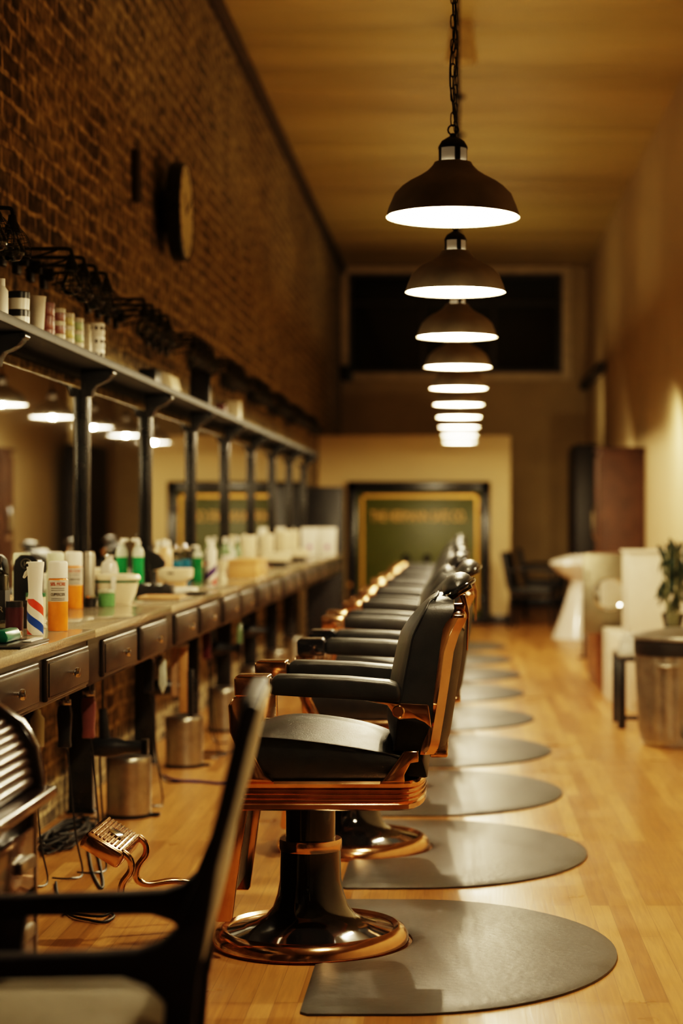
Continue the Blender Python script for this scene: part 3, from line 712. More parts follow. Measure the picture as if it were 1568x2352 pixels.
bottle(47, 6.0, [(0, 0), (.03, 0), (.031, .085), (0, .085)], cream, 'cream jar with a green lid in front of the charging dock', 'jar', 'jar', [(0, .085), (.032, .085), (.032, .098), (0, .1)], mat('green_lid', (.03, .14, .07), .35), X=-1.36, capname='lid')
bottle(205, 7.25, [(0, 0), (.022, 0), (.022, .19), (.02, .195), (0, .195)], mat('pewter_tin', (.34, .31, .25), .35, .6), 'slim grey tin standing right of the farther orange can', capprof=[(0, .195), (.021, .195), (.019, .207), (0, .207)], capm=steel)
milk = mat('milky_glass', (.62, .58, .50), .1, 0, .05, coat=.5)
bottle(251, 7.60, [(0, 0), (.034, 0), (.036, .004), (.036, .13), (.028, .158), (.016, .166), (.014, .178), (.019, .182), (.019, .186), (0, .186)], milk, 'round-shouldered milky glass bottle with stopper behind the cream tub', capprof=[(0, .186), (.012, .186), (.016, .197), (.010, .207), (0, .208)], capm=glass)
# cream disinfectant tub with green bands
x, d = -1.345, 7.33
t = thing('disinfectant_tub', 'wide cream plastic tub with dark green bands and rounded lid', 'tub', (x, d, T0))
def sqr(hx, hy, z, n=28, p=3.2):
    R = []
    for k in range(n):
        a = 2 * PI * k / n; c_, s_ = math.cos(a), math.sin(a)
        R.append((hx * abs(c_) ** (2 / p) * (1 if c_ > 0 else -1), hy * abs(s_) ** (2 / p) * (1 if s_ > 0 else -1), z))
    return R
MB().loft([sqr(.055, .04, 0), sqr(.058, .045, .01), sqr(.074, .058, .045), sqr(.082, .062, .085)]).build('body', cream, t)
MB().loft([sqr(.0835, .0635, .0855), sqr(.0835, .0635, .095)]).build('band', mat('green_lid', (.03, .14, .07), .35), t)
MB().loft([sqr(.088, .066, .0955), sqr(.09, .068, .103), sqr(.084, .063, .115), sqr(.06, .045, .119)]).build('lid', cream, t)
MB().box(-.010, .010, -.072, -.066, .06, .112, .003).build('latch', white, t)
jade = mat('jade_gel', (.10, .26, .10), .2, 0, .2)
bottle(245, 7.13, [(0, 0), (.030, 0), (.032, .004), (.032, .052), (0, .054)], jade, 'small green gel jar in front of the cream tub', 'jar', 'jar', [(0, .054), (.031, .054), (.031, .066), (0, .068)], mat('clear_lid', (.5, .52, .4), .25), capname='lid')
bottle(207, 7.10, [(0, 0), (.022, 0), (.023, .035), (0, .036)], blackpl, 'tiny black jar left of the green gel jar', 'jar', 'jar', [(0, .036), (.0235, .036), (.0235, .044), (0, .045)], chrome, capname='lid')
# black clipper-guard tray
x, d = -1.315, 8.07
t = thing('guard_tray', 'black tray of clipper guards in front of the black neck brush', 'tray', (x, d, T0))
g = MB().box(-.075, .075, -.06, .06, 0, .006, .002)
for a in ((-.075, -.071, -.06, .06), (.071, .075, -.06, .06), (-.075, .075, -.06, -.056), (-.075, .075, .056, .06)): g.box(a[0], a[1], a[2], a[3], 0, .05, .001)
g.build('tray', blackpl, t)
for k in range(5):
    sing('clipper_guard', MB().box(-.010, .010, -.012, .012, 0, .052, .004), [blackpl, chrome, smoke, chrome, blackpl][k], (x - .055 + .026 * k, d - .02, T0 + .0065), '%s clipper guard from the left in the black tray' % ['first', 'second', 'third', 'fourth', 'fifth'][k], 'clipper guard', 'clipper guards in the tray')
greenliq = mat('green_liquid', (.005, .26, .08), .15, 0, .08, coat=.6)
clearpl = mat('frosted_plastic', (.55, .58, .48), .25)
def pump_bottle(px, d, r, h, liq, label):
    x = min(max(wx(px, d), XM + r + .003), XC - r)
    t = thing('pump_bottle', label, 'pump bottle', (x, d, T0))
    MB().lathe([(0, 0), (r - .002, 0), (r, .004), (r, h * .7), (0, h * .7)], seg=28).build('liquid', liq, t)
    MB().lathe([(0, h * .7), (r, h * .7), (r, h * .78), (r * .75, h * .86), (r * .4, h * .9), (r * .4, h * .94), (0, h * .94)], seg=28).build('neck', clearpl, t)
    MB().cyl((0, 0, h * .94), r * .45, h * .05, 20).box(-.03, .006, -.006, .006, h * .99, h * 1.05, .003).build('pump', white, t)
pump_bottle(317, 8.36, .026, .235, greenliq, 'green liquid pump bottle, nearer of two, behind the guard tray')
pump_bottle(454, 9.86, .025, .185, greenliq, 'green liquid pump bottle, farther of two, beside the striped canister')
# black neck brush standing up
t = thing('neck_brush', 'black fan-shaped neck brush standing behind the guard tray', 'brush', (-1.375, 8.42, T0))
MB().lathe([(0, 0), (.022, 0), (.022, .01), (.011, .03), (.010, .10), (0, .10)], seg=20).build('handle', blackpl, t)
MB().prism([(-.012, .10), (.045, .115), (.05, .14), (.02, .175), (-.012, .19), (-.028, .21), (-.036, .205), (-.028, .17)], -.016, .016, 'y', .004).build('bristles', mat('black_bristle', (.01, .009, .008), .8, 0, .3, 200, bump=.5), t)
tan = mat('tan_plastic', (.55, .36, .18), .35, 0, .06)
bottle(377, 9.02, [(0, 0), (.042, 0), (.043, .08), (.036, .14), (.022, .19), (.014, .2), (0, .2)], tan, 'tall tan tapered bottle behind the cream cup', capprof=[(0, .2), (.012, .2), (.012, .235), (0, .237)], capm=white)
bottle(362, 9.3, [(0, 0), (.02, 0), (.021, .17), (.012, .19), (.011, .2), (0, .2)], cream, 'slim cream bottle at the mirror behind the tan bottle', capprof=[(0, .2), (.011, .2), (.011, .225), (0, .226)], capm=white)
t = thing('shaving_bowl', 'cream square-rimmed bowl with tan foot beside the white towel', 'bowl', (-1.325, 8.72, T0))
MB().loft([sqr(.045, .04, 0), sqr(.05, .045, .045)]).build('foot', tan, t)
MB().loft([sqr(.055, .05, .045), sqr(.078, .06, .062), sqr(.08, .062, .1), sqr(.076, .058, .104)]).build('bowl', cream, t)
MB().box(-.03, .0, -.0635, -.060, .078, .086, .002).build('slot', blackpl, t)
tw = MB().box(-.055, .055, -.09, .09, 0, .013, .006, 3).box(-.052, .054, -.088, .09, .011, .024, .006, 3)
sing('hand_towel', tw, mat('white_terry', (.78, .74, .64), .9, 0, .06, 60, bump=.5), (-1.245, 8.42, T0), 'folded white towel on the counter edge by the black dish', 'towel')
t = thing('instrument_dish', 'black flat dish with silver insert near the counter front', 'dish', (-1.172, 8.3, T0))
MB().lathe([(0, 0), (.046, 0), (.054, .008), (.05, .009), (0, .006)], seg=32).build('dish', blackpl, t)
MB().lathe([(0, .0065), (.03, .0065), (.033, .012), (0, .010)], seg=28).build('insert', steel, t)
sing('wooden_tray', MB().box(-.085, .085, -.11, .11, 0, .006, .002).box(-.085, -.078, -.11, .11, .0, .014, .002).box(.078, .085, -.11, .11, 0, .014, .002).box(-.085, .085, -.11, -.103, 0, .014, .002).box(-.085, .085, .103, .11, 0, .014, .002), tan, (-1.245, 7.82, T0), 'shallow tan wooden tray on the counter before the guard tray', 'tray')
blueliq = mat('blue_liquid', (.01, .13, .22), .12, 0, .1, coat=.6)
def jar(px, d, label, liq, r=.034, h=.2):
    x = min(max(wx(px, d), XM + r + .003), XC - r)
    t = thing('disinfectant_jar', label, 'jar', (x, d, T0), 'tall disinfectant jars')
    MB().lathe([(0, 0), (r - .004, 0), (r, .006), (r, h * .62), (0, h * .62)], seg=28).build('liquid', liq, t)
    MB().shell([(r - .002, h * .62), (r, h * .62), (r, h * .86), (r - .002, h * .86)], seg=28).build('glass', glass, t)
    MB().lathe([(0, h * .86), (r + .002, h * .86), (r + .002, h * .92), (.012, h * .94), (.008, h * .98), (.012, h * 1.02), (0, h * 1.05)], seg=24).build('lid', chrome, t)
jar(400, 9.45, 'blue disinfectant jar with silver lid, nearer of two, behind the cream bowl', blueliq)
jar(424, 9.72, 'blue disinfectant jar with silver lid, farther of two, by the mirror', blueliq)
x, d = -1.305, 9.82
t = thing('talc_canister', 'white canister with red and purple diagonal stripes past the green bottle', 'canister', (x, d, T0))
MB().lathe([(0, 0), (.026, 0), (.027, .003), (.027, .165), (.024, .175), (0, .175)], seg=32).build('body', mat_stripes('talc_stripes', [(0, whi_), (.3, (.6, .04, .04)), (.5, whi_), (.72, (.07, .03, .16))], 1, .14, .0, .105, whi_), t)
MB().lathe([(0, .175), (.017, .175), (.018, .21), (.012, .216), (0, .216)], seg=24).build('cap', white, t)
bottle(492, 9.95, [(0, 0), (.02, 0), (.02, .13), (.012, .15), (0, .15)], blackpl, 'slim black bottle behind the striped canister', capprof=[(0, .15), (.011, .15), (.011, .18), (0, .18)], capm=blackpl, X=-1.345)
bottle(511, 10.02, [(0, 0), (.024, 0), (.022, .01), (.013, .04), (.016, .06), (.028, .085), (.03, .11), (0, .11)], cream, 'cream waisted goblet in front of the wooden box', 'goblet', 'goblet')
woodbox = mat('light_wood', (.55, .32, .12), .5, 0, .15, 6, bump=.1)
t = thing('wooden_box', 'light wooden lidded box on the counter halfway along', 'box', (-1.22, 10.75, T0))
MB().box(-.078, .078, -.29, .29, 0, .078, .003).build('box', woodbox, t); MB().box(-.082, .082, -.295, .295, .0785, .105, .004).build('lid', woodbox, t)
bottle(0, 10.6, [(0, 0), (.03, 0), (.032, .05), (0, .052)], white, 'small white jar behind the wooden box, nearest the camera', 'jar', 'jar', [(0, .052), (.033, .052), (.033, .07), (0, .072)], white, X=-1.37, capname='lid')
bottle(0, 10.95, [(0, 0), (.03, 0), (.033, .09), (.03, .1), (0, .102)], mat('pink_white', (.72, .6, .56), .35), 'pinkish white jar behind the far end of the wooden box', 'jar', 'jar', [(0, .102), (.028, .102), (.028, .12), (0, .12)], white, X=-1.365, capname='lid')
gl2 = mat('green_tinted', (.16, .24, .13), .12, 0, .1, coat=.5)
for q, (yy, hh, mm, lab) in enumerate(((11.35, .21, gl2, 'green tinted bottle by the mirror past the wooden box, nearest of three'), (11.55, .19, clearpl, 'frosted bottle between two green tinted bottles by the mirror'), (11.78, .21, gl2, 'green tinted bottle by the mirror, third of three past the wooden box'))):
    bottle(0, yy, [(0, 0), (.03, 0), (.031, hh * .65), (.014, hh * .8), (.012, hh * .9), (0, hh * .9)], mm, lab, capprof=[(0, hh * .9), (.012, hh * .9), (.012, hh * 1.05), (0, hh * 1.05)], capm=white, X=-1.425 + .01 * q)
sing('steel_bowl', MB().shell([(.02, 0), (.04, .006), (.058, .035), (.062, .05), (.059, .05), (.054, .034), (.036, .01), (.02, .006)], seg=32).cyl((0, 0, .001), .021, .005, 24), chrome, (-1.2, 11.35, T0), 'small shiny steel bowl past the wooden box', 'bowl')
for q, (yy, lab) in enumerate(((13.2, 'cream flat box on a black stand, nearer of two on the far counter'), (14.75, 'cream flat box on a black stand, farther of two on the far counter'))):
    t = thing('towel_box', lab, 'box', (-1.29 + .005 * q, yy, T0), 'cream boxes on black stands')
    MB().box(-.07, .07, -.10, .10, 0, .035, .003).build('stand', blackpl, t); MB().box(-.085, .085, -.13, .13, .0355, .095, .006).build('box', cream, t)
for q, (yy, hh) in enumerate(((12.5, .22), (13.7, .22), (15.0, .24), (15.8, .235))):
    bottle(0, yy, [(0, 0), (.048, 0), (.05, .004), (.05, hh - .03), (0, hh - .03)], cream, '%s tall cream canister from the camera along the far mirror' % ['first', 'second', 'third', 'fourth'][q], 'canister', 'canister', [(0, hh - .03), (.052, hh - .03), (.052, hh - .008), (.046, hh), (0, hh)], cream, 'tall cream canisters', X=-1.415, capname='lid')
purple = mat('purple_print', (.35, .05, .30), .5)
for q, (xx, lab) in enumerate(((-1.365, 'white paper bag with purple emblem at the far counter end, left one'), (-1.205, 'white paper bag with purple emblem at the far counter end, right one'))):
    t = thing('paper_bag', lab, 'paper bag', (xx, 17.0, T0), 'white paper bags at the far end')
    MB().prism([(-.072, 0), (.072, 0), (.076, .25), (-.076, .25)], -.06, .06, 'y', .003).build('bag', white, t)
    MB().cyl((0, -.0605, .075), .022, .002, 20, rotm('X', PI / 2)).build('emblem', purple, t)

# ------------------------------------------------------------------ things on the shelf
def shelf(name, label, cat, px, X, group=None):
    d = -X * F / (VX - px); return thing(name, label, cat, (X, d, ST), group)
t = shelf('white_bottle', 'white bottle on the shelf at the left frame edge', 'bottle', 2, -1.40); MB().lathe([(0, 0), (.022, 0), (.022, .09), (.012, .105), (0, .105)], seg=20).build('body', white, t); MB().cyl((0, 0, .105), .013, .022, 16).build('cap', white, t)
d = 1.40 * F / (VX - 43)
for q in range(2):
    t = thing('pomade_jar', ('lower' if q == 0 else 'upper') + ' of two stacked black and white jars on the shelf', 'jar', (-1.40, d, ST + q * .0575), 'stacked black and white jars')
    MB().lathe([(0, 0), (.033, 0), (.034, .035), (0, .035)], seg=28).build('body', white, t); MB().lathe([(0, .0352), (.035, .0352), (.035, .055), (.033, .057), (0, .057)], seg=28).build('lid', blackpl, t)
t = shelf('paper_cup_sleeve', 'tall plain white tapered cup on the shelf', 'cup', 84, -1.41); MB().lathe([(0, 0), (.022, 0), (.03, .13), (.0315, .135), (.029, .135), (0, .13)], seg=24).build('cup', mat('warm_white_card', (.52, .46, .36), .6), t)
redtin = mat('red_brown_tin', (.20, .07, .045), .35, 0, .3, 60); yeltin = mat('yellow_tin', (.42, .34, .09), .35, 0, .25, 60); grntin = mat('green_tin', (.28, .34, .13), .35, 0, .25, 60); paletin = mat('pale_tin', (.5, .43, .30), .4, 0, .2, 60)
for px, m_, nm in ((106, redtin, 'red-brown'), (131, redtin, 'brown'), (152, yeltin, 'yellow'), (174, grntin, 'pale green')):
    d = 1.42 * F / (VX - px)
    for q in range(3):
        t = thing('pomade_tin', '%s %s pomade tin in its stack of three on the shelf' % (['bottom', 'middle', 'top'][q], nm), 'tin', (-1.42, d, ST + q * .0455), 'stacked pomade tins')
        MB().lathe([(0, 0), (.027, 0), (.028, .002), (.028, .028), (0, .028)], seg=24).build('body', m_, t); MB().lathe([(0, .0282), (.029, .0282), (.029, .043), (.027, .045), (0, .045)], seg=24).build('lid', paletin if nm != 'red-brown' else redtin, t)
d = 1.42 * F / (VX - 198); sing('white_tube', MB().prism([(-.02, 0), (.02, 0), (.014, .135), (-.014, .135)], -.02, .02, 'y', .004), paletin, (-1.42, d, ST), 'cream upright tube between the tin stacks and dotted mugs', 'tube')
d = 1.41 * F / (VX - 219)
dot = mat('dark_dots', (.03, .025, .02), .4)
for q in range(3):
    t = thing('shaving_mug', '%s white mug with dark dots in the stack on the shelf' % ['bottom', 'middle', 'top'][q], 'mug', (-1.41, d, ST + q * .0505), 'stacked dotted mugs')
    MB().lathe([(0, 0), (.030, 0), (.035, .006), (.035, .048), (.033, .05), (0, .046)], seg=28).build('mug', white, t)
    dd = MB()
    for k in range(10): dd.sphere((.035 * math.cos(2 * PI * k / 10), .035 * math.sin(2 * PI * k / 10), .028), .006, (1, 1, 1.3), u=8, v=6)
    dd.build('dots', dot, t)
d = 1.45 * F / (VX - 345); sing('black_box', MB().box(-.04, .04, -.09, .09, 0, .09, .004), blackpl, (-1.45, d, ST), 'small black box on the shelf before the cream papers', 'box')
d = 1.42 * F / (VX - 385)
sing('paper_stack', MB().prism([(-.05, 0), (.05, 0), (.03, .085), (-.035, .11)], -.14, .14, 'y', .004), cream, (-1.42, d, ST), 'leaning cream papers on the shelf left of the black frame', 'papers')
d = 1.42 * F / (VX - 458)
t = thing('picture_frame', 'black picture frame leaning on the shelf', 'picture frame', (-1.42, d, ST))
T = rotm('X', math.radians(-8))
MB().box(-.055, .055, 0, .02, .001, .22, .003, M=T).build('frame', blackpl, t); MB().box(-.035, .035, -.002, .0, .02, .2, M=T).build('picture', smoke, t)
d = 1.42 * F / (VX - 507); sing('red_box', MB().box(-.03, .03, -.06, .06, 0, .07, .004), mat('dark_red_card', (.10, .025, .02), .5), (-1.42, d, ST), 'dark red small box on the shelf beside the cream carton', 'box')
d = 1.42 * F / (VX - 537); sing('carton', MB().box(-.04, .04, -.06, .06, 0, .13, .004), cream, (-1.42, d, ST), 'cream upright carton far along the shelf', 'carton')

# ------------------------------------------------------------------ under the counter
bin0 = None
for k in range(6):
    loc = (-1.322, 7.47 + 1.5 * k, 0); lab = '%s stainless steel pedal bin from the camera under the counter' % ORD[k]
    if bin0 is None:
        t = bin0 = thing('pedal_bin', lab, 'pedal bin', loc, 'steel pedal bins under the counter')
        MB().lathe([(0, .0), (.092, .0), (.092, .016), (0, .016)], seg=40).build('base', blackpl, t)
        MB().lathe([(0, .016), (.0885, .016), (.0885, .215), (0, .215)], seg=48).build('body', steel, t)
        MB().lathe([(0, .2155), (.0895, .2155), (.0895, .232), (.085, .240), (.05, .246), (0, .248)], seg=48).build('lid', steel, t)
        MB().box(.085, .125, -.02, .02, .004, .014, .004).build('pedal', blackpl, t)
    else: dup(bin0, loc, lab)
leg0 = None
for k in range(8):
    loc = (-1.53, 5.62 if k == 0 else 6.05 + 1.52 * k, 0); lab = '%s black square post from the camera carrying the counter underneath' % ORD[k]
    if leg0 is None:
        leg0 = thing('counter_post', lab, 'post', loc, 'black posts under the counter')
        MB().box(-.05, .05, -.03, .03, 0.012, .674, .003).build('post', blacksatin, leg0); MB().box(-.055, .055, -.04, .04, 0, .012, .002).build('foot', blacksatin, leg0)
    else: dup(leg0, loc, lab)
UC = .6757                                          # underside of the cabinets
def dryer(x, y, z, label, rz=0., scl=1.):
    t = thing('hair_dryer', label, 'hair dryer', (x, y, z), 'black hair dryers hanging under the counter', rz)
    A = rotm('Y', PI / 2)
    MB().lathe([(0, 0), (.026, .0), (.034, .012), (.037, .05), (.033, .09), (.024, .12), (.021, .17), (.022, .185), (0, .185)], (-.09, 0, 0), 28, A).build('barrel', blackpl, t)
    MB().prism([(-.005, -.008), (.005, -.008), (.026, .018), (-.026, .018)], -.028, .028, 'y', .002, M=Matrix.Translation((.098, 0, 0)) @ rotm('Y', PI / 2) @ rotm('Z', PI / 2)).build('nozzle', blackpl, t)
    MB().tube([(-.04, 0, .025), (-.045, 0, .08), (-.05, 0, .14)], [.018, .017, .015], 12, 4).build('handle', blackpl, t)
    MB().tube([(-.05, 0, .138), (-.052, .01, (.138 + UC - z) / 2), (-.06, .02, UC - z - .0015)], .004, 6, 4).tube([(-.05, 0, .138), (-.065, .03, .1), (-.07, .05, -.05), (-.06, .04, -z + .12), (-.03, .0, -z + .012), (.05, -.03, -z + .008)], .004, 6, 6).build('cord', blackpl, t)
    return t
dryer(-1.26, 6.86, .352, 'black hair dryer hanging over the nearest pedal bin')
dryer(-1.30, 8.42, .43, 'black hair dryer hanging beside the leather strop', .3)
dryer(-1.27, 9.9, .50, 'black hair dryer hanging third along under the counter', -.1)
dryer(-1.28, 11.5, .50, 'black hair dryer hanging farthest along under the counter', .1)
def hang_clipper(x, y, z, m_, label, loop=.0):
    t = thing('hanging_clipper', label, 'hair clipper', (x, y, z), 'hair clippers hanging under the counter')
    MB().prism([(-.020, .13), (.020, .13), (.024, .10), (.019, .02), (.022, -.01), (-.022, -.01), (-.019, .02), (-.024, .10)], -.016, .016, 'y', .006).build('body', m_, t)
    MB().box(-.02, .02, -.008, .008, .13, .15, .002).build('blade', chrome, t)
    MB().tube([(0, 0, -.01), (.01, .01, -.05), (.03, .03, -z + .14 + loop), (.055, .02, -z + .012), (.03, -.06, -z + .008), (-.03, -.05, -z + .008)], .0035, 6, 6).build('cord', blackpl, t)
    MB().tube([(0, .0, .14), (0, .018, .17), (0, .012, UC - z)], .003, 6, 4).build('hook', chrome, t)
darkred = mat('dark_red_plastic', (.07, .012, .016), .2, coat=.5)
hang_clipper(-1.395, 6.06, .45, darkred, 'dark red hair clipper hanging nearest under the counter')
hang_clipper(-1.31, 6.2, .44, blackpl, 'black hair clipper hanging right of the dark red one')
hang_clipper(-1.25, 6.3, .46, mat('rose_plastic', (.16, .06, .05), .3), 'rose-brown hair clipper hanging third under the counter')
hang_clipper(-1.29, 7.75, .48, blackpl, 'black hair clipper hanging between the first two pedal bins', .05)
hang_clipper(-1.26, 9.3, .50, darkred, 'dark red hair clipper hanging past the leather strop', .05)
t = thing('hanging_bottle', 'pale bottle hanging from a hook left of the clippers', 'bottle', (-1.36, 6.02, .455))
MB().lathe([(0, 0), (.022, 0), (.023, .09), (.012, .105), (.011, .12), (0, .12)], seg=20).build('body', palegreen, t); MB().tube([(0, 0, .118), (0, .01, .16), (0, 0, UC - .455)], .003, 6, 3).build('hook', chrome, t)
def clip(x, y, label, m_):
    t = thing('grey_comb_clip', label, 'clip', (x, y, .50)); MB().prism([(-.012, .12), (.012, .12), (.016, .02), (0, -.02), (-.016, .02)], -.008, .008, 'y', .003).build('body', m_, t); MB().tube([(0, 0, .118), (0, .008, .15), (0, 0, UC - .5)], .0025, 6, 3).build('hook', chrome, t)
clip(-1.20, 7.55, 'grey sectioning clip hanging under the second drawer unit', clearpl); clip(-1.19, 10.1, 'pale green sectioning clip hanging far under the counter', gl2)
t = thing('razor_strop', 'tan leather razor strop hanging under the counter', 'strop', (-1.225, 8.22, UC))
MB().box(-.008, .028, -.004, .004, -.34, -.04, .002).build('leather_strap', mat('tan_leather', (.42, .23, .08), .45, 0, .2, 8), t)
MB().box(-.045, -.014, .004, .010, -.27, -.05, .002).build('canvas_strap', mat('canvas', (.34, .22, .12), .85, 0, .2, 30), t)
MB().box(-.045, .03, -.006, .012, -.055, -.035, .003).tube([(0, 0, -.04), (.0, .01, -.02), (0, 0, 0)], .003, 6, 3).build('clasp', steel, t)
MB().box(.030, .055, -.010, .010, -.36, -.15, .004).build('handle', blackpl, t)
def cord(name, pts, r, m_, label): return sing(name, MB().tube(pts, r, 6, 7), m_, (0, 0, 0), label, 'cord', 'power cords on the floor')
cordm = mat('matte_black_cord', (.012, .011, .010), .6)
def fl(px, py, z=.006): d = CH * F / (py - VY); return (wx(px, d), d, z)
rc = random.Random(3); P = []
for k in range(40):
    a = k * 1.9; r = rc.uniform(.4, 1)
    P.append((-1.46 + .095 * r * math.cos(a), 6.95 + .42 * r * math.sin(a), .006 + .006 * (k % 7)))
cord('power_cord', P, .0045, cordm, 'tangle of black cord on the floor left of the footrest')
cord('power_cord', [fl(128, 2030), fl(135, 2070), fl(160, 2105), fl(205, 2118), fl(240, 2122, .006), fl(262, 2108, .007), fl(235, 2094), fl(200, 2090), fl(165, 2094), fl(150, 2104, .0155), fl(175, 2112, .017), fl(235, 2118, .018), fl(270, 2100, .017), fl(320, 2094), fl(360, 2096)], .0042, cordm, 'single black cord looping on the floor behind the armchair')
cord('power_cord', [fl(203, 1955), fl(212, 2005), fl(230, 2042), fl(237, 2035), fl(230, 1990), fl(222, 1960)], .0042, cordm, 'black cord loop on the floor just below the copper footrest')
cord('power_cord', [(-1.36, 8.6, .006), (-1.28, 8.45, .006), (-1.18, 8.42, .006), (-1.08, 8.36, .006), (-.95, 8.33, .006), (-.8, 8.30, .006)], .006, mat('blue_rubber', (.02, .02, .16), .4), 'dark blue cord crossing the floor past the nearest pedal bin')
cord('power_cord', [(-1.4, 9.3, .006), (-1.25, 9.28, .006), (-1.17, 9.38, .006), (-1.22, 9.5, .006), (-1.33, 9.45, .006), (-1.2, 9.36, .014), (-1.1, 9.5, .006)], .004, blackpl, 'black cord loop on the floor beside the second pedal bin')

# ------------------------------------------------------------------ safe in the vault wall
safeg = mat('olive_green_paint', (.075, .088, .005), .4, 0, .12, 3)
gold = mat('gold_leaf', (.62, .33, .06), .35, .3, .12, 10)
D = YV - .02
sx0, sx1, sz1 = wx(800, YV), wx(1125, YV), wh(1106, YV)
t = thing('safe', 'large green safe with gold lettering and black frame at the far end', 'safe', ((sx0 + sx1) / 2, YV, 0))
hw = (sx1 - sx0) / 2; zt = sz1
fr = MB()
for a in ((-hw, -hw + .11, .05, zt), (hw - .11, hw, .05, zt), (-hw, hw, zt - .125, zt), (-hw, hw, 0, .09)): fr.box(a[0], a[1], -.16, -.001, a[2], a[3], .012)
fr.build('frame', blacksatin, t)
dr = MB().box(-hw + .105, hw - .105, -.13, -.001, .085, zt - .12, .006).build('door', safeg, t)
bd = MB(); bx0, bx1, bz0, bz1 = -hw + .15, hw - .135, .15, zt - .15
for a in ((bx0, bx0 + .028, bz0, bz1), (bx1 - .028, bx1, bz0, bz1), (bx0, bx1, bz1 - .028, bz1), (bx0, bx1, bz0, bz0 + .028)): bd.box(a[0], a[1], -.133, -.13, a[2], a[3])
bd.build('gold_border', gold, dr)
tx = text_mb('THE HERMANN SAFE CO.', .165, .002)
xs = [v.co.x for v in tx.bm.verts]; wd = max(xs) - min(xs); tgt = (1070 - 853) * YV / F
for v in tx.bm.verts: v.co.x *= tgt / wd
bmesh.ops.transform(tx.bm, matrix=Matrix.Translation((wx(961, YV) - (sx0 + sx1) / 2, -.133, wh(1187, YV))) @ rotm('X', PI / 2), verts=tx.bm.verts)
tx.build('lettering', mat('bright_gold_leaf', (.95, .52, .12), .4, 0, .1, 10), dr)
for q in (-.14, .09): MB().lathe([(0, 0), (.045, 0), (.045, .03), (.02, .05), (0, .05)], (q, -.13, wh(1282, YV)), 24, rotm('X', PI / 2)).build('dial', blacksatin, dr)
for z in (wh(1168, YV), wh(1378, YV)): MB().box(hw - .13, hw - .06, -.20, -.155, z - .045, z + .045, .012).build('hinge', blacksatin, t)
MB().sphere((hw - .19, -.15, wh(1395, YV)), .022).build('knob', gold, dr)
MB().sphere((-hw + .02, -.175, wh(1342, YV)), .026).build('side_knob', gold, t)
# dark cabinet at the counter end
t = thing('tall_cabinet', 'dark narrow cabinet standing beyond the far end of the counter', 'cabinet', (-1.33, 18.2, 0))
MB().box(-.16, .185, -.12, .3, 0, wh(1118, 18.1), .008).build('body', mat('charcoal_cabinet', (.020, .020, .022), .45), t)
MB().box(-.15, .175, -.13, -.121, .05, wh(1128, 18.1), .004).build('door', mat('charcoal_cabinet', (.020, .020, .022), .45), t)
t = thing('wall_speaker', 'small dark speaker in the far upper left corner', 'speaker', (wx(795, 24.9), 24.9, wh(858, 24.9)))
MB().box(-.08, .08, -.08, .08, -.10, .10, .01).build('body', blackpl, t); MB().box(-.012, .012, .08, .295, -.02, .02).build('bracket', blackmetal, t)

# ------------------------------------------------------------------ right side
def S(px, py, d): return wx(px, d), wh(py, d)
# brown armoire side-on against the right wall
d = 17.2; x0 = wx(1380, d); x1 = XR - .005; zt = wh(1034, d)
redwood = mat('red_brown_wood', (.062, .025, .009), .6, 0, .25, 7)
t = thing('armoire', 'tall red-brown wooden armoire against the right wall', 'armoire', (x0, d, 0))
MB().box(0, x1 - x0, 0, .52, 0, zt, .006).build('body', redwood, t)
for q in range(2):
    dd = MB().box(-.02, -.001, .015 + .25 * q, .255 + .25 * q, .08, zt - .05, .004).build('door', redwood, t)
    MB().tube([(-.022, .225 + .07 * q, 1.0), (-.05, .225 + .07 * q, 1.05), (-.05, .225 + .07 * q, 1.25), (-.022, .225 + .07 * q, 1.3)], .012, 8, 4).build('handle', chrome, dd)
MB().box(-.03, x1 - x0, -.03, .54, zt, zt + .03, .008).build('cornice', redwood, t)
d = 21.3; t = thing('dark_cupboard', 'black narrow cupboard beyond the armoire on the right', 'cupboard', (wx(1322, d), d, 0))
MB().box(0, .25, 0, 1.3, 0, wh(1020, d), .006).build('body', mat('black_brown', (.018, .013, .010), .5), t); MB().box(-.014, -.001, .04, 1.26, .06, wh(1026, d), .003).build('door', mat('black_brown', (.018, .013, .010), .5), t)
# white pedestal basin
d = 18.6; bx_ = wx(1335, d)
t = thing('pedestal_basin', 'white pedestal basin partly hidden behind the steel panel', 'basin', (bx_, d, 0))
MB().lathe([(0, 0), (.30, 0), (.285, .03), (.20, .25), (.135, .45), (.105, .56), (.12, .575), (0, .575)], seg=40).build('pedestal', mat('white_ceramic', (.84, .77, .68), .2, 0, .03, coat=.6), t)
MB().lathe([(0, .575), (.12, .575), (.21, .63), (.29, .70), (.317, .735), (.30, .765), (.20, .80), (.10, .82), (0, .825)], seg=48).build('basin', mat('white_ceramic', (.84, .77, .68), .2, 0, .03, coat=.6), t)
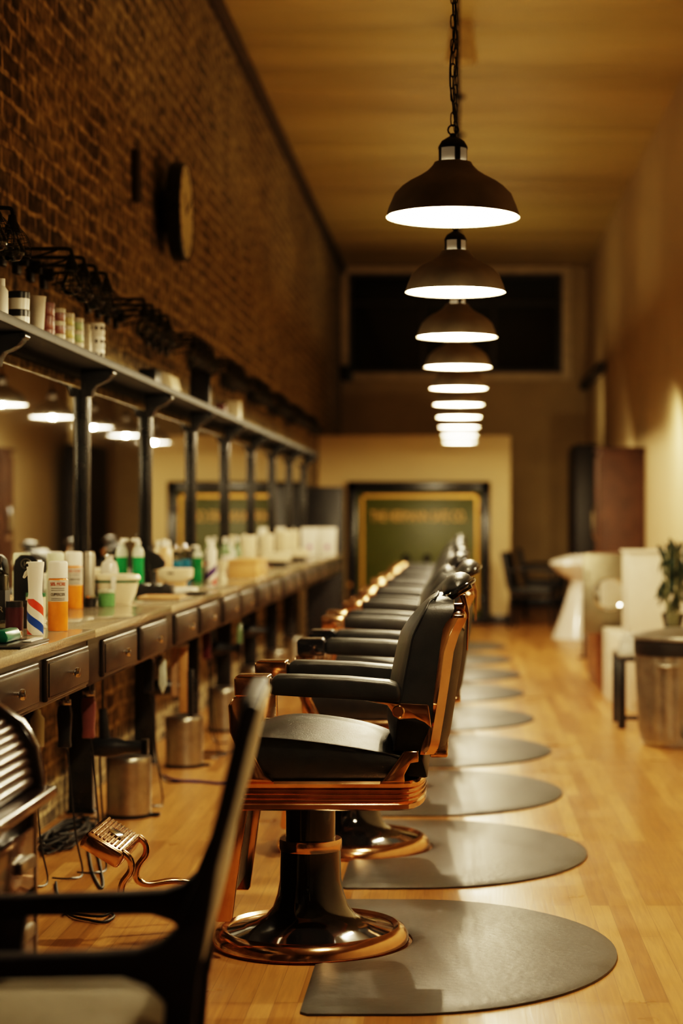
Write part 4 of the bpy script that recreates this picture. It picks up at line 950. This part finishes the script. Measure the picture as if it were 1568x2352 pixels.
# black armchairs at the back
def wait_chair(x, y, rz, label):
    t = thing('waiting_chair', label, 'chair', (x, y, 0), 'black waiting chairs at the back', rz)
    MB().box(-.24, .24, -.24, .24, .36, .45, .03, 3).build('seat', leather, t)
    MB().prism([(.20, .40), (.26, .42), (.34, .82), (.29, .83)], -.23, .23, 'y', .015).build('backrest', leather, t)
    for sg in (-1, 1):
        MB().tube([(-.22, sg * .25, .40), (-.24, sg * .25, .55), (-.20, sg * .25, .62), (.05, sg * .25, .64), (.25, sg * .25, .62)], .016, 8, 5).build('arm', blackmetal, t)
        for xx in (-.21, .22): MB().tube([(xx, sg * .21, .37), (xx * 1.1, sg * .22, .0)], .016, 8, 1).build('leg', blackmetal, t)
wait_chair(.80, 20.35, PI - .2, 'black waiting armchair nearest the vault wall corner')
wait_chair(1.02, 22.6, PI, 'black waiting armchair behind the white basin, farther back')
# low white cabinet, wooden cabinet with the steel panel, white tall cabinet
whitecab = mat('white_laminate', (.74, .66, .53), .35, 0, .04)
t = thing('wooden_cabinet', 'brown wooden cabinet behind the steel panel on the right', 'cabinet', (.955, 12.8, 0))
MB().box(0, .72, 0, 1.25, .02, .93, .006).build('body', mat('mid_brown_wood', (.22, .085, .028), .4, 0, .25, 8), t)
MB().box(-.012, -.001, .04, 1.2, .06, .88, .003).build('door', mat('mid_brown_wood', (.22, .085, .028), .4, 0, .25, 8), t)
MB().box(.02, .70, .02, 1.23, 0, .02).build('plinth', blackpl, t)
d = 12.72; x0, x1, z0, z1 = wx(1339, d), wx(1443, d), wh(1455, d), wh(1272, d)
t = thing('steel_screen', 'stainless steel panel with a round porthole on the right', 'panel', ((x0 + x1) / 2, d, z0))
hx = (x1 - x0) / 2; cz = wh(1364, d) - z0; cxp = wx(1400, d) - (x0 + x1) / 2
MB().box(-hx, hx, 0, .05, 0, z1 - z0, .004).build('plate', mat('dull_steel', (.25, .22, .155), .42, 1., .15, 9), t); MB().box(hx - .05, hx - .01, .01, .045, -z0, 0).build('leg', blackmetal, t); MB().box(hx - .15, hx - .02, .05, .069, .1, .45, .003).build('bracket', blackmetal, t)
MB().shell([(.096, -.004), (.110, -.004), (.112, .008), (.104, .012), (.096, .006)], (cxp, 0, cz), 48, rotm('X', PI / 2)).build('porthole_ring', chrome, t)
MB().cyl((cxp, -.0005, cz), .096, .004, 48, rotm('X', PI / 2)).build('porthole_glass', mirrorm, t)
for q in (.11, .14): MB().cyl((-hx + .03, 0, (z1 - z0) * .5 + q), .009, .006, 16, rotm('X', PI / 2)).build('screw', chrome, t)
t = thing('black_stand', 'thin black post standing under the steel panel', 'post', (wx(1341, 15.9), 15.9, 0))
MB().cyl((0, 0, .012), .016, .5, 16).build('post', blackmetal, t); MB().cyl((0, 0, 0), .05, .012, 20).build('foot', blackmetal, t)
t = thing('low_white_cabinet', 'low white cabinet below the steel panel', 'cabinet', (.96, 12.06, 0))
MB().box(0, .70, 0, .58, 0, .455, .006).build('body', whitecab, t); MB().box(.03, .67, -.012, -.001, .04, .43, .003).build('door', whitecab, t)
t = thing('white_cabinet', 'tall white cabinet behind the galvanised bin on the right', 'cabinet', (wx(1445, 11.5), 11.5, 0))
wc = XR - .01 - wx(1445, 11.5)
MB().box(0, wc, 0, .52, 0, wh(1270, 11.5), .004).build('body', whitecab, t)
MB().box(.01, wc - .01, -.014, -.001, .05, wh(1278, 11.5), .003).build('door', whitecab, t)
MB().box(-.012, wc, -.02, .53, wh(1270, 11.5), wh(1270, 11.5) + .015, .003).build('top', whitecab, t)
# glass vase with plant on a bracket at the cabinet front -> stands on a small side table behind the bin
d = 10.75; xa = wx(1412, d)
t = thing('side_table', 'small black framed table between white cabinet and galvanised bin', 'table', (xa, d, 0))
zt = .425
MB().box(0, .46, -.2, .2, zt - .02, zt, .004).build('table_top', galv, t)
for a, b_ in ((.02, -.18), (.02, .18), (.44, -.18), (.44, .18)): MB().box(a - .02, a + .025, b_ - .02, b_ + .02, 0, zt - .045, .003).build('leg', blackpl, t)
MB().box(0, .46, -.2, -.165, zt - .045, zt - .02, .002).box(0, .46, .165, .2, zt - .045, zt - .02, .002).box(.045, .415, -.19, -.17, .05, .075, .002).build('frame', blackpl, t)
bag = MB(); rb_ = random.Random(5); secs = []
for k in range(6):
    q = k / 5; r = .085 * (1 - .25 * q); secs.append([(r * math.cos(a) * (1 + rb_.uniform(-.12, .12)), r * .9 * math.sin(a) * (1 + rb_.uniform(-.12, .12)), .10 * q) for a in [2 * PI * j / 18 for j in range(18)]])
bag.loft(secs); sing('plastic_bag', bag, mat('crumpled_clear_plastic', (.55, .52, .45), .25), (xa + .10, d - .02, zt + .0006), 'crumpled clear plastic bag on the small black table', 'plastic bag')
# vase with dark plant
dv = 10.75; xv = wx(1556, dv); zv = zt + .001
t = thing('plant_vase', 'glass vase of dark green leafy stems on the black table at right edge', 'plant', (xv - .02, dv + .06, zv))
MB().shell([(.04, 0), (.055, .0), (.06, .02), (.052, .14), (.07, .215), (.066, .215), (.048, .14), (.054, .02), (.04, .006)], seg=28).cyl((0, 0, .0), .042, .006, 20).build('vase', glass, t)
st = MB(); lf = MB(); rp_ = random.Random(9)
for k in range(9):
    a = 2 * PI * k / 9; s_ = rp_.uniform(.5, 1)
    pts = [(.02 * math.cos(a), .02 * math.sin(a), .01), (.03 * math.cos(a), .03 * math.sin(a), .2), (.075 * s_ * math.cos(a), .06 * s_ * math.sin(a), .36), (.06 * s_ * math.cos(a), .05 * s_ * math.sin(a), .50 + .09 * s_)]
    st.tube(pts, .004, 6, 4)
    for q in range(12):
        z = .27 + .03 * q + rp_.uniform(-.03, .03); rr = rp_.uniform(.02, .085)
        M_ = Matrix.Translation((rr * math.cos(a + rp_.uniform(-.5, .5)), rr * math.sin(a), z)) @ rotm('Z', rp_.uniform(0, 6.28)) @ rotm('Y', rp_.uniform(.1, .9))
        lf.sphere((0, 0, 0), .032, (.45, .08, 1.4), M=M_, u=8, v=6)
st.build('stems', mat('pale_stem', (.25, .24, .12), .5), t); lf.build('leaves', mat('dark_leaf', (.012, .028, .016), .4), t)
# galvanised bin
d = 9.84; xb = wx(1574, d)
t = thing('galvanised_bin', 'ribbed galvanised metal dustbin with black liner at the right edge', 'dustbin', (xb, d, 0))
m = MB(); sec = []
for z, r, rib in ((.03, .238, 0), (.05, .241, 0), (.09, .243, 1), (.46, .262, 1), (.50, .265, 0), (.53, .267, 0)):
    sec.append([((r + (.006 * math.cos(24 * a) if rib else 0)) * math.cos(a), (r + (.006 * math.cos(24 * a) if rib else 0)) * math.sin(a), z) for a in [2 * PI * j / 192 for j in range(192)]])
m.loft(sec); m.build('body', galv, t)
MB().lathe([(0, .005), (.225, .005), (.235, .03), (0, .03)], seg=48).build('foot_ring', steel, t)
MB().shell([(.268, .475), (.272, .485), (.272, .548), (.262, .556), (.255, .55), (.263, .54), (.266, .48)], seg=64).build('liner', mat('black_bag', (.012, .012, .012), .3, bump=.6, scale=30), t)
MB().lathe([(0, .556), (.255, .556), (.277, .556), (.280, .566), (.276, .578), (.24, .59), (.12, .61), (0, .615)], seg=64).build('lid', galv, t)
MB().tube([(-.17, -.205, .43), (-.165, -.235, .43), (-.12, -.262, .43), (-.075, -.262, .43), (-.068, -.243, .43)], .008, 8, 4).build('handle', steel, t)
MB().prism([(-.10, .0), (.02, .0), (.02, .07), (-.02, .085), (-.13, .085), (-.13, .072), (-.10, .06)], -.38, -.22, 'y', .006, M=Matrix.Translation((.08, 0, 0))).build('pedal', blackpl, t)

# ------------------------------------------------------------------ roll-top desk at the left edge
t = thing('rolltop_desk', 'dark polished roll-top desk with ribbed tambour at the left edge', 'desk', (-1.17, 3.45, 0))
ox = 1.17
prof = [(-1.42, .03), (-.90, .03), (-.889, .06), (-.889, .60), (-.872, .61), (-.872, .64), (-.884, .712), (-.916, .767), (-.97, .804), (-1.03, .83), (-1.10, .842), (-1.42, .842)]
for ya, yb in ((.46, .50), (-.50, -.46)):
    MB().prism([(x + ox, z) for x, z in prof], ya, yb, 'y', .010, 3).build('side_panel', darkwood, t)
MB().box(-1.42 + ox, -.903 + ox, -.46, .46, .10, .595, .004).build('pedestal', darkwood, t)
MB().box(-1.42 + ox, -.852 + ox, -.515, .515, .598, .626, .010, 3).build('ledge', darkwood, t)
tb = MB(); tp = [(-.890, .640), (-.902, .70), (-.930, .748), (-.98, .785), (-1.04, .81), (-1.10, .822)]
L_ = []
for (xa_, za_), (xb_, zb_) in zip(tp, tp[1:]):
    for q in range(3): L_.append((xa_ + (xb_ - xa_) * q / 3, za_ + (zb_ - za_) * q / 3))
for x, z in L_: tb.tube([(x + ox - .012, -.46, z), (x + ox - .012, .46, z)], .0125, 10, 1)
tb.build('tambour', mat('tambour_wood', (.04, .021, .012), .3, 0, .3, 10, coat=.3), t)
MB().box(-1.42 + ox, -1.08 + ox, -.46, .46, .82, .842, .004).build('top', darkwood, t)
for q in range(3):
    dd = MB().box(-.902 + ox, -.888 + ox, .06, .45, .42 - .14 * q, .55 - .14 * q, .005).build('drawer', darkwood, t)
    MB().box(-.888 + ox, -.876 + ox, .30, .41, .472 - .14 * q, .498 - .14 * q, .004).build('handle', steel, dd)

# ------------------------------------------------------------------ wooden armchair in the foreground
cxA, cyA = -.60, 3.03
walnut = mat('dark_walnut', (.012, .006, .004), .6, 0, .35, 12, spec=.2)
t = thing('wooden_armchair', 'dark wooden armchair with cream seat, blurred in the left foreground', 'armchair', (cxA, cyA, 0), rz=math.radians(4))
creamfab = mat('cream_upholstery', (.80, .70, .46), .75, 0, .08, 40, bump=.2)
q = lambda pts: [(x - cxA, z) for x, z in pts]
armpoly = q([(-.82, .536), (-.56, .540), (-.50, .542), (-.468, .552), (-.448, .570), (-.428, .577), (-.40, .577), (-.42, .395), (-.445, .43), (-.462, .468), (-.485, .490), (-.52, .503), (-.82, .503)])
postpoly = q([(-.318, .908), (-.334, .912), (-.345, .905), (-.357, .858), (-.379, .76), (-.405, .663), (-.425, .62), (-.45, .56), (-.462, .42), (-.47, .30), (-.45, 0), (-.41, 0), (-.43, .30), (-.42, .42), (-.405, .52), (-.392, .597), (-.382, .663), (-.356, .76), (-.333, .858)])
for sg in (-1, 1):
    y = sg * .225
    MB().prism(postpoly, y - .02, y + .02, 'y', .006).build('back_post', walnut, t)
    MB().prism(armpoly, y - .022, y + .022, 'y', .007).build('arm', walnut, t)
    MB().prism(q([(-.80, .503), (-.735, .503), (-.742, .45), (-.735, .36), (-.745, .0), (-.785, .0), (-.792, .36), (-.792, .45)]), y - .02, y + .02, 'y', .006).build('front_leg', walnut, t)
MB().prism(q([(-.315, .900), (-.338, .900), (-.352, .858), (-.374, .76), (-.40, .663), (-.42, .60), (-.44, .50), (-.425, .50), (-.402, .52), (-.384, .597), (-.372, .663), (-.345, .76), (-.323, .858)]), -.205, .205, 'y', .004).build('back_panel', creamfab, t)
MB().box(-.348 - cxA, -.318 - cxA, -.205, .205, .9005, .914, .006).build('top_rail', walnut, t)
MB().box(-.795 - cxA, -.445 - cxA, -.205, .205, .30, .35, .006).build('seat_rail', walnut, t)
MB().box(-.80 - cxA, -.455 - cxA, -.20, .20, .351, .405, .02, 4).build('seat', mat('seat_upholstery', (.36, .32, .22), .75, 0, .08, 40, bump=.2), t)

# ------------------------------------------------------------------ ceiling shade far off
t = thing('ceiling_shade', 'pale conical ceiling shade seen behind the nearest chain', 'ceiling light', (wx(1060, 12.8), 12.8, HC))
MB().shell([(.075, 0), (.112, -.27), (.109, -.27), (.072, 0)], seg=36).build('shade', mat('beige_fabric', (.80, .66, .38), .7), t)
MB().cyl((0, 0, -.02), .074, .02, 28).build('mount', plaster, t)

# ------------------------------------------------------------------ lights, world, camera
def spot(loc, to, e, c, ang, blend=.8, r=.05):
    ld = bpy.data.lights.new('aimed_spot', 'SPOT'); ld.energy = e; ld.color = c; ld.spot_size = math.radians(ang); ld.spot_blend = blend; ld.shadow_soft_size = r
    o = bpy.data.objects.new('aimed_spot', ld); col.objects.link(o); o.location = loc
    o.rotation_euler = (Vector(to) - Vector(loc)).to_track_quat('-Z', 'Y').to_euler(); return o
def ceiling_fill(y, e, sx=1.6, sy=2.2):  # unseen panels added to brighten the ceiling, no fixtures behind them
    ld = bpy.data.lights.new('ceiling_fill', 'AREA'); ld.shape = 'RECTANGLE'; ld.size = sx; ld.size_y = sy; ld.energy = e; ld.color = (1, .78, .42)
    o = bpy.data.objects.new('ceiling_fill', ld); col.objects.link(o); o.location = (.1, y, 3.0); o.rotation_euler = (PI, 0, 0)
for y, e in ((1.0, 2.2), (5.0, 3.2), (9.0, 4.4), (13.0, 5), (17.0, 6), (21.0, 7)): ceiling_fill(y, e)
spot((1.38, 18.0, 1.55), (1.72, 19.5, 1.1), 42, (1, .80, .48), 130)  # unseen spot added behind the armoire to brighten the wall beyond
spot((1.2, 14.3, 2.2), (1.72, 15.2, .9), 55, (1, .80, .48), 120)
spot((1.35, 1.0, 2.3), (-.40, 3.0, .65), 42, (1, .80, .50), 26, .6, .12)  # unseen spot added to brighten the rear of the armchair
ld = bpy.data.lights.new('back_wall_fill', 'AREA'); ld.shape = 'RECTANGLE'; ld.size = .9; ld.size_y = .6; ld.energy = 3.5; ld.color = (1, .78, .44)  # unseen panel added to brighten the far wall
lo = bpy.data.objects.new('back_wall_fill', ld); col.objects.link(lo); lo.location = (1.05, 22.2, 2.5); lo.rotation_euler = (PI / 2, 0, 0)
spot((1.0, 9.4, 2.6), (1.6, 11.2, .5), 40, (1, .80, .48), 90)
W = bpy.data.worlds.new('world'); scene.world = W; W.use_nodes = True
W.node_tree.nodes['Background'].inputs[0].default_value = (.8, .6, .35, 1); W.node_tree.nodes['Background'].inputs[1].default_value = .02

cam = bpy.data.cameras.new('camera'); co = bpy.data.objects.new('camera', cam); col.objects.link(co)
co.location = (0, 0, CH); co.rotation_euler = (PI / 2, 0, 0)
cam.sensor_fit = 'VERTICAL'; cam.sensor_height = 36; cam.sensor_width = 24; cam.lens = 36 * F / 2352
cam.shift_x = -(VX - 784) / 2352; cam.shift_y = (VY - 1176) / 2352
cam.dof.use_dof = True; cam.dof.focus_distance = 5.1; cam.dof.aperture_fstop = 2.0
cam.clip_start = .05; cam.clip_end = 100
scene.camera = co
scene.view_settings.view_transform = 'Filmic'
scene.view_settings.look = 'High Contrast'
scene.view_settings.exposure = 0.62
